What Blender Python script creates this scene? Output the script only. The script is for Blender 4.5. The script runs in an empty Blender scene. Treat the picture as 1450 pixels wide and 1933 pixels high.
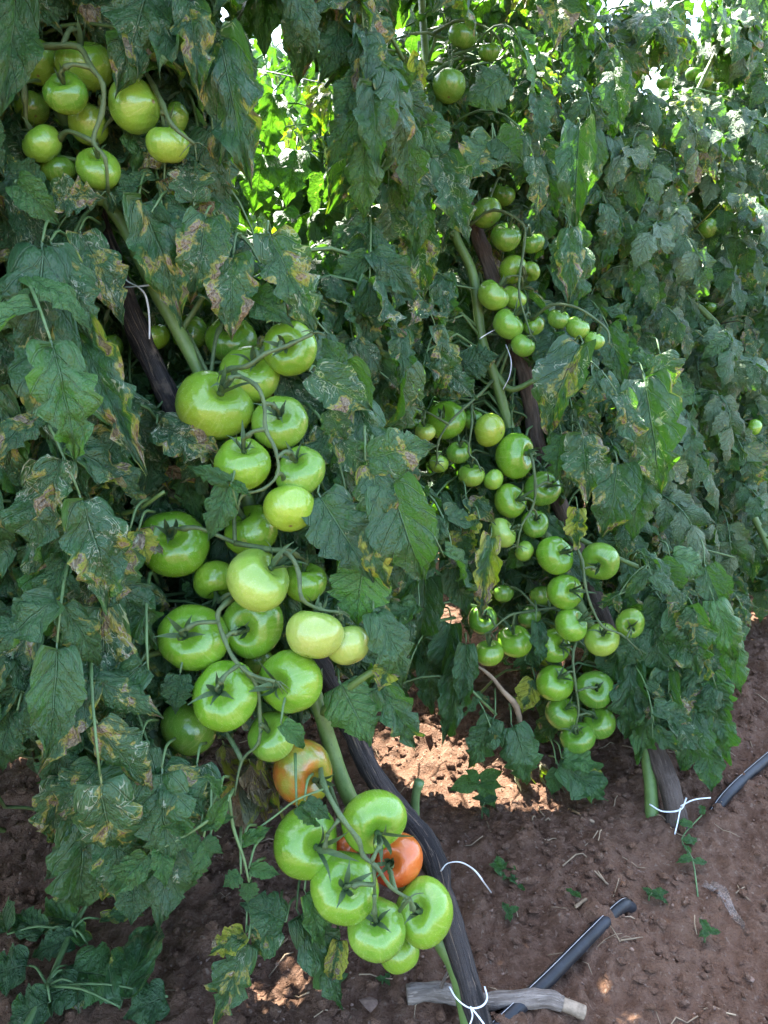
import bpy, math, random
import numpy as np
from mathutils import Vector, Matrix, noise
random.seed(7)
rng = np.random.default_rng(7)
S = bpy.context.scene
COL = S.collection
R_ = math.radians

# ------------------------------------------------------------------ camera
W0, H0, FPX = 1450.0, 1933.0, 1454.0
CAM_H, PITCH = 0.95, R_(15)
cam_d = bpy.data.cameras.new('camera'); cam = bpy.data.objects.new('camera', cam_d); COL.objects.link(cam)
cam.location = (0, 0, CAM_H); cam.rotation_euler = (math.pi/2 - PITCH, 0, 0)
cam_d.sensor_fit = 'HORIZONTAL'; cam_d.sensor_width = 36; cam_d.lens = 36*FPX/W0
cam_d.clip_start = 0.02; cam_d.clip_end = 600
S.camera = cam
# ------------------------------------------------------------------ sky and sun
SUN_EL, SUN_AZ = R_(61), R_(-33)            # azimuth from +Y towards +X
sun_dir = Vector((math.sin(SUN_AZ)*math.cos(SUN_EL), math.cos(SUN_AZ)*math.cos(SUN_EL), math.sin(SUN_EL)))
world = bpy.data.worlds.new('World'); S.world = world; world.use_nodes = True
wn = world.node_tree.nodes; wl = world.node_tree.links
sky = wn.new('ShaderNodeTexSky'); sky.sky_type = 'NISHITA'; sky.sun_disc = False
sky.sun_elevation = SUN_EL; sky.sun_rotation = SUN_AZ; sky.air_density = 1.0; sky.dust_density = 2.5; sky.ozone_density = 1.0
wn['Background'].inputs['Strength'].default_value = 0.15
wl.new(sky.outputs[0], wn['Background'].inputs['Color'])
sun_l = bpy.data.lights.new('sun', 'SUN'); sun_l.energy = 5.0; sun_l.angle = R_(0.5); sun_l.color = (1.0, 0.95, 0.86)
sun = bpy.data.objects.new('sun', sun_l); COL.objects.link(sun)
sun.rotation_euler = sun_dir.to_track_quat('Z', 'Y').to_euler(); sun.location = (0, 0, 6)
S.view_settings.view_transform = 'Standard'; S.view_settings.look = 'None'
S.view_settings.gamma = 1.0; S.view_settings.use_curve_mapping = False
S.view_settings.exposure = 3.15
S.cycles.max_bounces = 8; S.cycles.transmission_bounces = 5; S.cycles.diffuse_bounces = 5

C0 = Vector((0, 0, CAM_H))
FWD = Vector((0, math.cos(PITCH), -math.sin(PITCH))); UPV = Vector((0, math.sin(PITCH), math.cos(PITCH))); RGT = Vector((1, 0, 0))
def P(px, py, d): return C0 + FWD*d + RGT*(d*(px-725)/FPX) + UPV*(d*(966.5-py)/FPX)
def proj(v):
    q = v - C0; d = q.dot(FWD)
    if d < 0.02: return (-9999, -9999, d)
    return (725+FPX*q.x/d, 966.5-FPX*q.dot(UPV)/d, d)

# ------------------------------------------------------------------ small helpers
def smooth(a, b, x): t = min(1, max(0, (x-a)/(b-a))); return t*t*(3-2*t)
def interp(pts, x):
    if x <= pts[0][0]: return pts[0][1]
    for (a, va), (b, vb) in zip(pts, pts[1:]):
        if x <= b: return va+(vb-va)*(x-a)/(b-a)
    return pts[-1][1]
def tag(o, label=None, cat=None, group=None, kind=None):
    if label: o['label'] = label
    if cat: o['category'] = cat
    if group: o['group'] = group
    if kind: o['kind'] = kind
    return o
def link(o, parent=None, mw=None):
    COL.objects.link(o)
    if mw is not None: o.matrix_world = mw
    if parent is not None:
        o.parent = parent
        o.matrix_parent_inverse = Matrix.Identity(4)
        o.matrix_local = parent_world(parent).inverted() @ (mw if mw is not None else Matrix.Identity(4))
    WORLD[o.name] = mw if mw is not None else Matrix.Identity(4)
    return o
WORLD = {}
def parent_world(p): return WORLD[p.name]
def empty(name, loc):
    o = bpy.data.objects.new(name, None); o.empty_display_size = .05
    link(o, None, Matrix.Translation(loc)); return o

class MB:
    """collects geometry with uvs for one mesh"""
    def __init__(s): s.v = []; s.f = []; s.uv = []; s.n = 0
    def add(s, v, f, uv=None):
        n = s.n; s.v.append(np.asarray(v, float)); s.n += len(v)
        s.f += [tuple(i+n for i in q) for q in f]
        s.uv.append(np.asarray(uv, float) if uv is not None else np.zeros((len(v), 2)))
    def mesh(s, name, mats, smooth_=True):
        me = bpy.data.meshes.new(name)
        v = np.concatenate(s.v) if s.v else np.zeros((0, 3)); uv = np.concatenate(s.uv) if s.uv else np.zeros((0, 2))
        me.from_pydata(v.tolist(), [], s.f)
        if smooth_: me.polygons.foreach_set('use_smooth', [True]*len(me.polygons))
        lay = me.uv_layers.new(name='UVMap'); idx = np.zeros(len(me.loops), int); me.loops.foreach_get('vertex_index', idx)
        lay.data.foreach_set('uv', uv[idx].ravel())
        for m in (mats if isinstance(mats, (list, tuple)) else [mats]): me.materials.append(m)
        return me
    def build(s, name, mats, parent=None, origin=(0, 0, 0), smooth_=True):
        o3 = np.array(origin); s.v = [a-o3 for a in s.v]
        return link(bpy.data.objects.new(name, s.mesh(name, mats, smooth_)), parent, Matrix.Translation(origin))

def catmull(pts, n):
    p = [np.array(q, float) for q in pts]; p = [2*p[0]-p[1]]+p+[2*p[-1]-p[-2]]; out = []
    for i in range(1, len(p)-2):
        for k in range(n):
            t = k/n
            out.append(.5*((2*p[i])+(-p[i-1]+p[i+1])*t+(2*p[i-1]-5*p[i]+4*p[i+1]-p[i+2])*t*t+(-p[i-1]+3*p[i]-3*p[i+1]+p[i+2])*t**3))
    out.append(p[-2]); return np.array(out)
def tube(mb, pts, rad, sides=8, n=4, jitter=0., cap=True, flat=1.0, curve=True):
    """pts: list of 3-vectors, rad: radius or list of radii"""
    pts = [np.array(p, float) for p in pts]
    if np.isscalar(rad): rad = [rad]*len(pts)
    if curve and len(pts) > 2:
        c = catmull([np.append(p, r) for p, r in zip(pts, rad)], n)
    else: c = np.array([np.append(p, r) for p, r in zip(pts, rad)])
    q, rr = c[:, :3], c[:, 3]; m = len(q)
    tan = np.gradient(q, axis=0); tan /= (np.linalg.norm(tan, axis=1)[:, None]+1e-9)
    ref = np.array([0.31, -.8, .5]); V = []; U = []; L = 0
    a = np.cross(tan[0], ref); a /= np.linalg.norm(a)
    for i in range(m):
        a = a-tan[i]*a.dot(tan[i]); a /= np.linalg.norm(a)+1e-9; b = np.cross(tan[i], a)
        if i: L += np.linalg.norm(q[i]-q[i-1])
        for k in range(sides):
            th = 2*math.pi*k/sides
            r = rr[i]*(1+(jitter*noise.noise(Vector(q[i]*45)+Vector((math.cos(th), math.sin(th), 0))*1.3) if jitter else 0))
            V.append(q[i]+(a*math.cos(th)+b*math.sin(th)*flat)*r); U.append((k/sides, L))
    F = [(i*sides+k, i*sides+(k+1) % sides, (i+1)*sides+(k+1) % sides, (i+1)*sides+k) for i in range(m-1) for k in range(sides)]
    if cap: F += [tuple(range(sides))[::-1], tuple((m-1)*sides+k for k in range(sides))]
    mb.add(V, F, U)

# ------------------------------------------------------------------ materials
def mat(name):
    m = bpy.data.materials.new(name); m.use_nodes = True
    nt = m.node_tree; b = nt.nodes['Principled BSDF']; return m, nt, b
class N:
    def __init__(s, nt): s.nt = nt
    def new(s, t, **kw):
        n = s.nt.nodes.new(t)
        for k, v in kw.items(): setattr(n, k, v)
        return n
    def con(s, inp, v):
        if hasattr(v, 'links') or isinstance(v, bpy.types.NodeSocket): s.nt.links.new(v, inp)
        else: inp.default_value = v
    def math(s, op, a, b=0., c=0., clamp=False):
        n = s.new('ShaderNodeMath', operation=op, use_clamp=clamp)
        for i, x in enumerate((a, b, c)):
            s.con(n.inputs[i], x)
        return n.outputs[0]
    def vmath(s, op, a, b=(0, 0, 0)):
        n = s.new('ShaderNodeVectorMath', operation=op); s.con(n.inputs[0], a); s.con(n.inputs[1], b); return n.outputs[0]
    def noise(s, vec, scale, detail=2., rough=.5, dist=0.):
        n = s.new('ShaderNodeTexNoise'); s.con(n.inputs['Vector'], vec); n.inputs['Scale'].default_value = scale
        n.inputs['Detail'].default_value = detail; n.inputs['Roughness'].default_value = rough; n.inputs['Distortion'].default_value = dist
        return n.outputs['Fac']
    def mix(s, f, a, b, mode='MIX'):
        n = s.new('ShaderNodeMix', data_type='RGBA', blend_type=mode); s.con(n.inputs[0], f)
        for i, x in ((6, a), (7, b)):
            s.con(n.inputs[i], x if isinstance(x, bpy.types.NodeSocket) else (*x[:3], 1))
        return n.outputs[2]
    def step(s, x, a, b):
        n = s.new('ShaderNodeMapRange', interpolation_type='SMOOTHSTEP'); s.con(n.inputs[0], x); s.con(n.inputs[1], a); s.con(n.inputs[2], b)
        return n.outputs[0]
    def bump(s, h, strength, dist=.001):
        n = s.new('ShaderNodeBump'); s.con(n.inputs['Height'], h); n.inputs['Strength'].default_value = strength; n.inputs['Distance'].default_value = dist
        return n.outputs[0]

def leaf_material():
    """object colour = (leaf-miner trails, blight, yellowing, youth)"""
    m, nt, b = mat('leaf_blade'); n = N(nt)
    oi = n.new('ShaderNodeObjectInfo'); uv = n.new('ShaderNodeUVMap'); uv.uv_map = 'UVMap'
    sx = n.new('ShaderNodeSeparateXYZ'); n.con(sx.inputs[0], uv.outputs[0])
    U, T = sx.outputs[0], sx.outputs[1]
    sc = n.new('ShaderNodeSeparateColor'); n.con(sc.inputs[0], oi.outputs['Color'])
    mine, brown, yel, young = sc.outputs[0], sc.outputs[1], sc.outputs[2], oi.outputs['Alpha']
    cx = n.new('ShaderNodeCombineXYZ'); n.con(cx.inputs[0], n.math('MULTIPLY', U, .62)); n.con(cx.inputs[1], T)
    n.con(cx.inputs[2], n.math('MULTIPLY', oi.outputs['Random'], 57.))
    v = cx.outputs[0]
    au = n.math('ABSOLUTE', n.math('SUBTRACT', n.math('MULTIPLY', n.math('FRACT', U), 2.), 1.))   # 0 midrib .. 1 margin
    # veins
    midrib = n.math('SUBTRACT', 1., n.step(au, .015, .05))
    sph = n.math('FRACT', n.math('SUBTRACT', n.math('MULTIPLY', T, 6.5), n.math('MULTIPLY', n.math('POWER', au, .85), 1.5)))
    side = n.math('SUBTRACT', 1., n.step(n.math('ABSOLUTE', n.math('SUBTRACT', sph, .5)), .025, .075))
    vein = n.math('MAXIMUM', midrib, n.math('MULTIPLY', side, .65))
    # blade colour
    big = n.noise(v, 2.3, 2.); fine = n.noise(v, 28., 3., .6)
    old = n.mix(n.step(big, .3, .7), (.017, .060, .023), (.036, .098, .031))
    yng = n.mix(n.step(big, .3, .7), (.045, .130, .026), (.070, .18, .040))
    base = n.mix(young, old, yng)
    base = n.mix(n.math('MULTIPLY', oi.outputs['Random'], .35), base, (.036, .090, .020))
    base = n.mix(n.math('MULTIPLY', n.step(fine, .35, .7), .2), base, (.05, .12, .045))
    base = n.mix(n.math('MULTIPLY', vein, .5), base, (.11, .19, .10))
    # yellowing, first at the margin
    ymask = n.math('ADD', n.math('MULTIPLY', n.noise(v, 2.8, 3., .6), 1.), n.math('MULTIPLY', au, .25))
    yth = n.math('SUBTRACT', 1.02, n.math('MULTIPLY', yel, .72))
    yf = n.step(ymask, yth, n.math('ADD', yth, .12))
    base = n.mix(n.math('MULTIPLY', yf, n.math('SUBTRACT', 1., n.math('MULTIPLY', vein, .5))), base, (.27, .29, .030))
    # blight: brown patches with a yellow rim
    bm = n.math('ADD', n.noise(v, 3.4, 5., .62, .3), n.math('MULTIPLY', n.math('MULTIPLY', au, T), .12))
    bth = n.math('SUBTRACT', .93, n.math('MULTIPLY', brown, .37))
    rim = n.step(bm, n.math('SUBTRACT', bth, .055), bth)
    core = n.step(bm, bth, n.math('ADD', bth, .035))
    base = n.mix(n.math('MULTIPLY', rim, .75), base, (.30, .27, .05))
    crisp = n.mix(n.step(n.noise(v, 34., 4., .7), .35, .65), (.060, .042, .028), (.23, .185, .125))
    base = n.mix(n.math('MULTIPLY', core, .9), base, crisp)
    # serpentine mines: thin contour lines of smooth noise
    wv = n.vmath('ADD', v, n.vmath('MULTIPLY', n.new('ShaderNodeTexNoise').outputs['Color'], (.0, .0, .0)))
    n1 = n.noise(v, 5.2, 1.4, .5, .9); n2 = n.noise(n.vmath('ADD', v, (7.3, 2.1, 4.4)), 7.5, 1.4, .5, 1.1)
    l1 = n.math('SUBTRACT', 1., n.step(n.math('ABSOLUTE', n.math('SUBTRACT', n1, .5)), .007, .015))
    l2 = n.math('SUBTRACT', 1., n.step(n.math('ABSOLUTE', n.math('SUBTRACT', n2, .53)), .009, .018))
    lines = n.math('MAXIMUM', l1, l2)
    area = n.noise(n.vmath('ADD', v, (1.7, 9.1, 3.3)), 4.2, 3., .6)
    mth = n.math('SUBTRACT', .80, n.math('MULTIPLY', mine, .335))
    mf = n.math('MULTIPLY', lines, n.step(area, mth, n.math('ADD', mth, .05)))
    speck = n.math('MULTIPLY', n.step(n.noise(v, 30., 2., .6), .60, .72), n.step(area, n.math('ADD', mth, .06), n.math('ADD', mth, .14)))
    mf = n.math('MAXIMUM', n.math('MULTIPLY', mf, .85), n.math('MULTIPLY', speck, .75))
    base = n.mix(mf, base, (.29, .32, .22))
    geo = n.new('ShaderNodeNewGeometry')
    under = n.mix(.45, base, (.16, .23, .13))
    colr = n.mix(geo.outputs['Backfacing'], base, under)
    n.con(b.inputs['Base Color'], colr)
    n.con(b.inputs['Roughness'], n.math('ADD', .34, n.math('MULTIPLY', fine, .18)))
    b.inputs['Specular IOR Level'].default_value = .55
    hgt = n.math('ADD', n.math('ADD', n.math('MULTIPLY', vein, -1.0), n.math('MULTIPLY', n.noise(v, 17., 2.), .9)), n.math('MULTIPLY', n.noise(v, 60., 2.), .3))
    bp = n.bump(hgt, 1., .0055); n.con(b.inputs['Normal'], bp)
    tr = n.new('ShaderNodeBsdfTranslucent')
    tcol = n.mix(.35, n.mix(1., base, (2.2, 3.4, .45), 'MULTIPLY'), (.20, .40, .008))
    n.con(tr.inputs['Color'], tcol); n.con(tr.inputs['Normal'], bp)
    ms = n.new('ShaderNodeMixShader'); n.con(ms.inputs[0], n.math('SUBTRACT', .27, n.math('MULTIPLY', core, .22)))
    nt.links.new(b.outputs[0], ms.inputs[1]); nt.links.new(tr.outputs[0], ms.inputs[2])
    nt.links.new(ms.outputs[0], nt.nodes['Material Output'].inputs['Surface'])
    return m

def stem_material(name, c1, c2, rough=.5, sc=30, bs=.5):
    m, nt, b = mat(name); n = N(nt); tc = n.new('ShaderNodeTexCoord'); v = tc.outputs['Object']
    f = n.step(n.noise(v, sc, 4., .6), .3, .7)
    c = n.mix(f, c1, c2)
    c = n.mix(n.math('MULTIPLY', n.step(n.noise(v, sc*7, 2.), .62, .72), .5), c, tuple(x*.45 for x in c1))
    n.con(b.inputs['Base Color'], c); b.inputs['Roughness'].default_value = rough
    n.con(b.inputs['Normal'], n.bump(n.noise(v, sc*9, 3.), bs, .001)); return m

def tomato_material():
    """object colour = skin green, alpha = ripeness"""
    m, nt, b = mat('tomato_skin'); n = N(nt); oi = n.new('ShaderNodeObjectInfo'); tc = n.new('ShaderNodeTexCoord')
    sp = n.new('ShaderNodeSeparateXYZ'); n.con(sp.inputs[0], tc.outputs['Object'])
    off = n.new('ShaderNodeCombineXYZ'); n.con(off.inputs[0], n.math('MULTIPLY', oi.outputs['Random'], 40.))
    v = n.vmath('ADD', tc.outputs['Object'], off.outputs[0])
    base = n.mix(n.step(sp.outputs[2], -.9, .75), n.mix(.20, oi.outputs['Color'], (.33, .46, .045)), n.mix(.30, oi.outputs['Color'], (.09, .25, .012)))
    base = n.mix(n.math('MULTIPLY', n.step(n.noise(v, 1.3, 3.), .38, .66), .25), base, (.29, .42, .04))
    ang = n.math('ARCTAN2', sp.outputs[1], sp.outputs[0])
    cs = n.new('ShaderNodeCombineXYZ'); n.con(cs.inputs[0], n.math('MULTIPLY', ang, 4.)); n.con(cs.inputs[1], n.math('MULTIPLY', sp.outputs[2], .5)); n.con(cs.inputs[2], off.outputs[0])
    st = n.step(n.noise(cs.outputs[0], 2.2, 3., .6), .52, .72)
    base = n.mix(n.math('MULTIPLY', st, .28), base, (.40, .50, .15))
    base = n.mix(n.math('MULTIPLY', n.step(n.noise(v, 34., 2.), .60, .68), .30), base, (.5, .56, .28))
    base = n.mix(n.math('MULTIPLY', n.step(n.noise(v, 9., 5., .75), .45, .75), .22), base, (.14, .26, .03))
    base = n.mix(n.math('MULTIPLY', n.step(n.math('ADD', sp.outputs[2], n.math('MULTIPLY', n.noise(v, 2.5, 3.), .4)), .45, .95), .5), base, (.10, .23, .012))
    # brown scuffs, scar at the blossom end
    rad = n.math('SQRT', n.math('ADD', n.math('MULTIPLY', sp.outputs[0], sp.outputs[0]), n.math('MULTIPLY', sp.outputs[1], sp.outputs[1])))
    scar = n.math('MULTIPLY', n.math('SUBTRACT', 1., n.step(rad, .03, .11)), n.step(sp.outputs[2], -.3, -.6))
    scuff = n.math('MULTIPLY', n.step(n.noise(v, 7.5, 6., .75, .3), .73, .78), .4)
    base = n.mix(n.math('MAXIMUM', scar, scuff), base, (.16, .12, .04))
    ripe = oi.outputs['Alpha']
    red = n.mix(n.step(n.math('ADD', sp.outputs[0], n.noise(v, 1.4, 2.)), -.2, 1.2), (.46, .045, .012), (.52, .13, .02))
    rf = n.step(n.math('ADD', n.noise(v, 1.1, 3.), n.math('MULTIPLY', ripe, .9)), .72, 1.12)
    base = n.mix(n.math('MULTIPLY', rf, n.math('MINIMUM', n.math('MULTIPLY', ripe, 1.5), 1.)), base, red)
    n.con(b.inputs['Base Color'], base)
    n.con(b.inputs['Roughness'], n.math('ADD', .13, n.math('MULTIPLY', n.noise(v, 9., 4., .65), .22)))
    b.inputs['Subsurface Weight'].default_value = .22; b.inputs['Subsurface Radius'].default_value = (.35, .5, .12); b.inputs['Subsurface Scale'].default_value = .012
    b.inputs['Coat Weight'].default_value = .45; b.inputs['Coat Roughness'].default_value = .08
    n.con(b.inputs['Normal'], n.bump(n.noise(v, 3.2, 3.), .12, .02))
    return m

def soil_material():
    m, nt, b = mat('soil'); n = N(nt); tc = n.new('ShaderNodeTexCoord'); v = tc.outputs['Object']
    f1 = n.noise(v, 3.2, 5., .6); f2 = n.noise(v, 55., 6., .7); f3 = n.noise(v, 260., 4., .7)
    c = n.mix(n.step(f1, .35, .65), (.108, .057, .034), (.195, .108, .067))
    c = n.mix(n.math('MULTIPLY', n.step(f2, .40, .62), .8), c, (.215, .130, .088))
    c = n.mix(n.math('MULTIPLY', n.step(f3, .5, .7), .5), c, (.085, .048, .032))
    c = n.mix(n.math('MULTIPLY', n.step(n.noise(v, 120., 3.), .62, .70), .45), c, (.36, .27, .20))
    n.con(b.inputs['Base Color'], c); b.inputs['Roughness'].default_value = .95; b.inputs['Specular IOR Level'].default_value = .15
    h = n.math('ADD', n.math('MULTIPLY', f2, 1.), n.math('MULTIPLY', f3, .35))
    n.con(b.inputs['Normal'], n.bump(h, 1., .020)); return m

def bark_material(name, c1, c2, crack, along=6., crk=.35):
    m, nt, b = mat(name); n = N(nt); uv = n.new('ShaderNodeUVMap'); uv.uv_map = 'UVMap'; tc = n.new('ShaderNodeTexCoord')
    v = tc.outputs['Object']
    mp = n.new('ShaderNodeMapping'); n.con(mp.inputs[0], uv.outputs[0]); mp.inputs['Scale'].default_value = (9., along, 1.)
    g = n.noise(mp.outputs[0], 1.6, 5., .65, .4)
    c = n.mix(n.step(g, .35, .65), c1, c2)
    c = n.mix(n.math('MULTIPLY', n.step(n.noise(mp.outputs[0], 3., 6., .7, .8), .57, .61), crk), c, crack)
    c = n.mix(n.math('MULTIPLY', n.step(n.noise(v, 22., 4., .6), .60, .72), crk), c, crack)
    n.con(b.inputs['Base Color'], c); b.inputs['Roughness'].default_value = .85; b.inputs['Specular IOR Level'].default_value = .25
    n.con(b.inputs['Normal'], n.bump(n.math('ADD', g, n.math('MULTIPLY', n.noise(v, 160., 4., .7), .6)), 1., .004)); return m
def plain(name, c, rough=.5, spec=.5, vary=.15, sc=40., trans=0.):
    m, nt, b = mat(name); n = N(nt); tc = n.new('ShaderNodeTexCoord')
    n.con(b.inputs['Base Color'], n.mix(n.step(n.noise(tc.outputs['Object'], sc, 4., .65), .35, .7), tuple(x*(1-vary) for x in c), tuple(min(1, x*(1+vary)) for x in c)))
    b.inputs['Roughness'].default_value = rough; b.inputs['Specular IOR Level'].default_value = spec
    n.con(b.inputs['Normal'], n.bump(n.noise(tc.outputs['Object'], sc*4, 3.), .35, .001))
    if trans: b.inputs['Alpha'].default_value = 1-trans
    return m

M_LEAF = leaf_material()
M_STEM = stem_material('stem_green', (.075, .135, .030), (.12, .20, .050), .5)
M_PETI = stem_material('petiole_green', (.065, .125, .040), (.10, .18, .060), .5, 50)
M_TRUSS = stem_material('truss_green', (.050, .085, .028), (.085, .135, .045), .6, 60, .9)
M_CALYX = stem_material('calyx_green', (.035, .080, .025), (.065, .125, .035), .55, 70, .6)
M_TOM = tomato_material()
M_SOIL = soil_material()
M_STAKE_A = bark_material('charred_wood', (.012, .011, .011), (.048, .042, .039), (.20, .15, .11), 5., .5)
M_STAKE_B = bark_material('brown_bark', (.055, .040, .032), (.11, .085, .068), (.18, .14, .11), 9., .4)
M_STICK = bark_material('grey_bark', (.13, .105, .085), (.24, .20, .165), (.36, .30, .24), 14., .6)
M_CUT = plain('cut_wood', (.26, .20, .14), .8, .2, .25, 90)
M_TUBE = plain('black_polythene', (.013, .015, .019), .5, .4, .5, 25)
M_STRIPE = plain('white_print', (.6, .6, .6), .6)
M_TWINE = plain('white_raffia', (.62, .66, .68), .35, .5, .1, 120)
M_STRAW = plain('dry_straw', (.30, .22, .14), .8, .2, .35, 20)
M_STONE = plain('stone_grey', (.20, .13, .095), .85, .25, .35, 60)
M_FILM = plain('clear_film', (.24, .20, .17), .2, .6, .3, 60, .6)
M_WIRE = plain('wire_grey', (.25, .26, .28), .4, .5)

# ------------------------------------------------------------------ ground
ROW0 = Vector((.12, .84)); ROWD = Vector((.72, .69)).normalized(); ROWN = Vector((-ROWD.y, ROWD.x))
def gz(x, y, fine=True):
    q = Vector((x, y)) - ROW0; s = q.dot(ROWN)          # + behind the row
    z = .045*math.exp(-((s-.02)/.26)**2) + .04*math.exp(-((s-1.30)/.3)**2) - .02*smooth(.2, .5, -s)
    z += .020*noise.noise(Vector((x*3.1, y*3.1, 0)))
    if fine:
        z += .016*noise.noise(Vector((x*9, y*9, 3))) + .013*abs(noise.noise(Vector((x*25, y*25, 7)))) + .011*noise.noise(Vector((x*55, y*55, 1))) + .006*noise.noise(Vector((x*95, y*95, 5)))
        c = noise.noise(Vector((x*17+5, y*17, 9)))
        if c > .22: z += (c-.22)*.045
    return z
def ground():
    x0, x1, y0, y1 = -2.2, 3.6, .35, 5.2
    xs = np.concatenate([np.arange(x0, -.9, .04), np.arange(-.9, 1.25, .0085), np.arange(1.25, x1, .04)])
    ys = np.concatenate([np.arange(y0, 2.1, .0085), np.arange(2.1, y1, .04)])
    V = []
    for y in ys:
        for x in xs:
            e = min(smooth(0, .3, x-x0), smooth(0, .3, x1-x), smooth(0, .3, y1-y)) if (x < -.9 or x > 1.25 or y > 2.1) else 1
            V.append((x, y, gz(x, y)*e-.06*(1-e)))
    w = len(xs); F = [(j*w+i, j*w+i+1, (j+1)*w+i+1, (j+1)*w+i) for j in range(len(ys)-1) for i in range(w-1)]
    mb = MB(); mb.add(V, F); o = mb.build('soil_ground', M_SOIL); tag(o, kind='structure')
    mb = MB(); k = 200.
    xs = [-k, -2.15, 3.55, k]; ys = [-k, .36, 5.1, k]; V = [(x, y, -.055) for y in ys for x in xs]
    F = [(j*4+i, j*4+i+1, (j+1)*4+i+1, (j+1)*4+i) for j in range(3) for i in range(3) if not (i == 1 and j == 1)]
    mb.add(V, F); o = mb.build('field_ground', M_SOIL, smooth_=False); tag(o, kind='structure')
ground()
def gpix(px, py):
    """point on the ground seen at a pixel"""
    d = 1.
    r = (P(px, py, 1.)-C0)
    t = -CAM_H/r.z
    for _ in range(6):
        p = C0+r*t; t += (p.z-gz(p.x, p.y, False))/(-r.z)
    return C0+r*t

ICO = None
def blob(mb, c, r, seed, sq=(1, 1, 1)):
    global ICO
    if ICO is None:
        import bmesh
        bm = bmesh.new(); bmesh.ops.create_icosphere(bm, subdivisions=1, radius=1)
        ICO = (np.array([v.co[:] for v in bm.verts]), [tuple(v.index for v in f.verts) for f in bm.faces]); bm.free()
    V, F = ICO; rr = np.random.default_rng(seed)
    k = 1+rr.uniform(-.32, .25, (len(V), 1)); a = rr.uniform(0, 6.28); ca, sa = math.cos(a), math.sin(a)
    W = V*k*np.array(sq)*r; W = np.stack([W[:, 0]*ca-W[:, 1]*sa, W[:, 0]*sa+W[:, 1]*ca, W[:, 2]], 1)
    mb.add(W+np.array(c), F)
mb = MB(); mb2 = MB()
for i in range(16000):
    x = random.uniform(-.75, 1.15); y = random.uniform(.62, 2.0)
    if noise.noise(Vector((x*4, y*4, 2))) < random.uniform(-.7, .25): continue
    r = .0014+.0105*random.random()**3.6
    blob(mb if i % 8 else mb2, (x, y, gz(x, y)+r*.25), r if i % 8 else min(r, .0028), i, (1, random.uniform(.6, 1), random.uniform(.5, .8)))
for i in range(240):
    x = random.uniform(-.6, 1.1); y = random.uniform(.66, 1.75); r = .004+.009*random.random()**2
    blob(mb, (x, y, gz(x, y)+r*.05), r, 9000+i, (1.15, random.uniform(.7, 1), random.uniform(.35, .65)))
tag(mb.build('soil_clods', M_SOIL, smooth_=False), 'small brown clods and crumbs of soil scattered over the bed', kind='stuff')
tag(mb2.build('gravel', M_STONE, smooth_=False), 'pale grit and pebbles scattered over the brown soil', kind='stuff')
mb = MB()
for i in range(230):
    x = random.uniform(-.6, 1.05); y = random.uniform(.7, 1.8); a = random.uniform(0, 6.28); L = random.uniform(.008, .05)
    pts = []
    for k in range(4):
        t = k/3-.5; xx = x+math.cos(a)*L*t; yy = y+math.sin(a)*L*t+.004*random.uniform(-1, 1)
        pts.append((xx, yy, gz(xx, yy)+.002+random.random()*.003))
    tube(mb, pts, random.uniform(.0004, .0014), 4, 1)
tag(mb.build('plant_debris', M_STRAW), 'dry straw, roots and bits of stem lying on the soil', kind='stuff')

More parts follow.
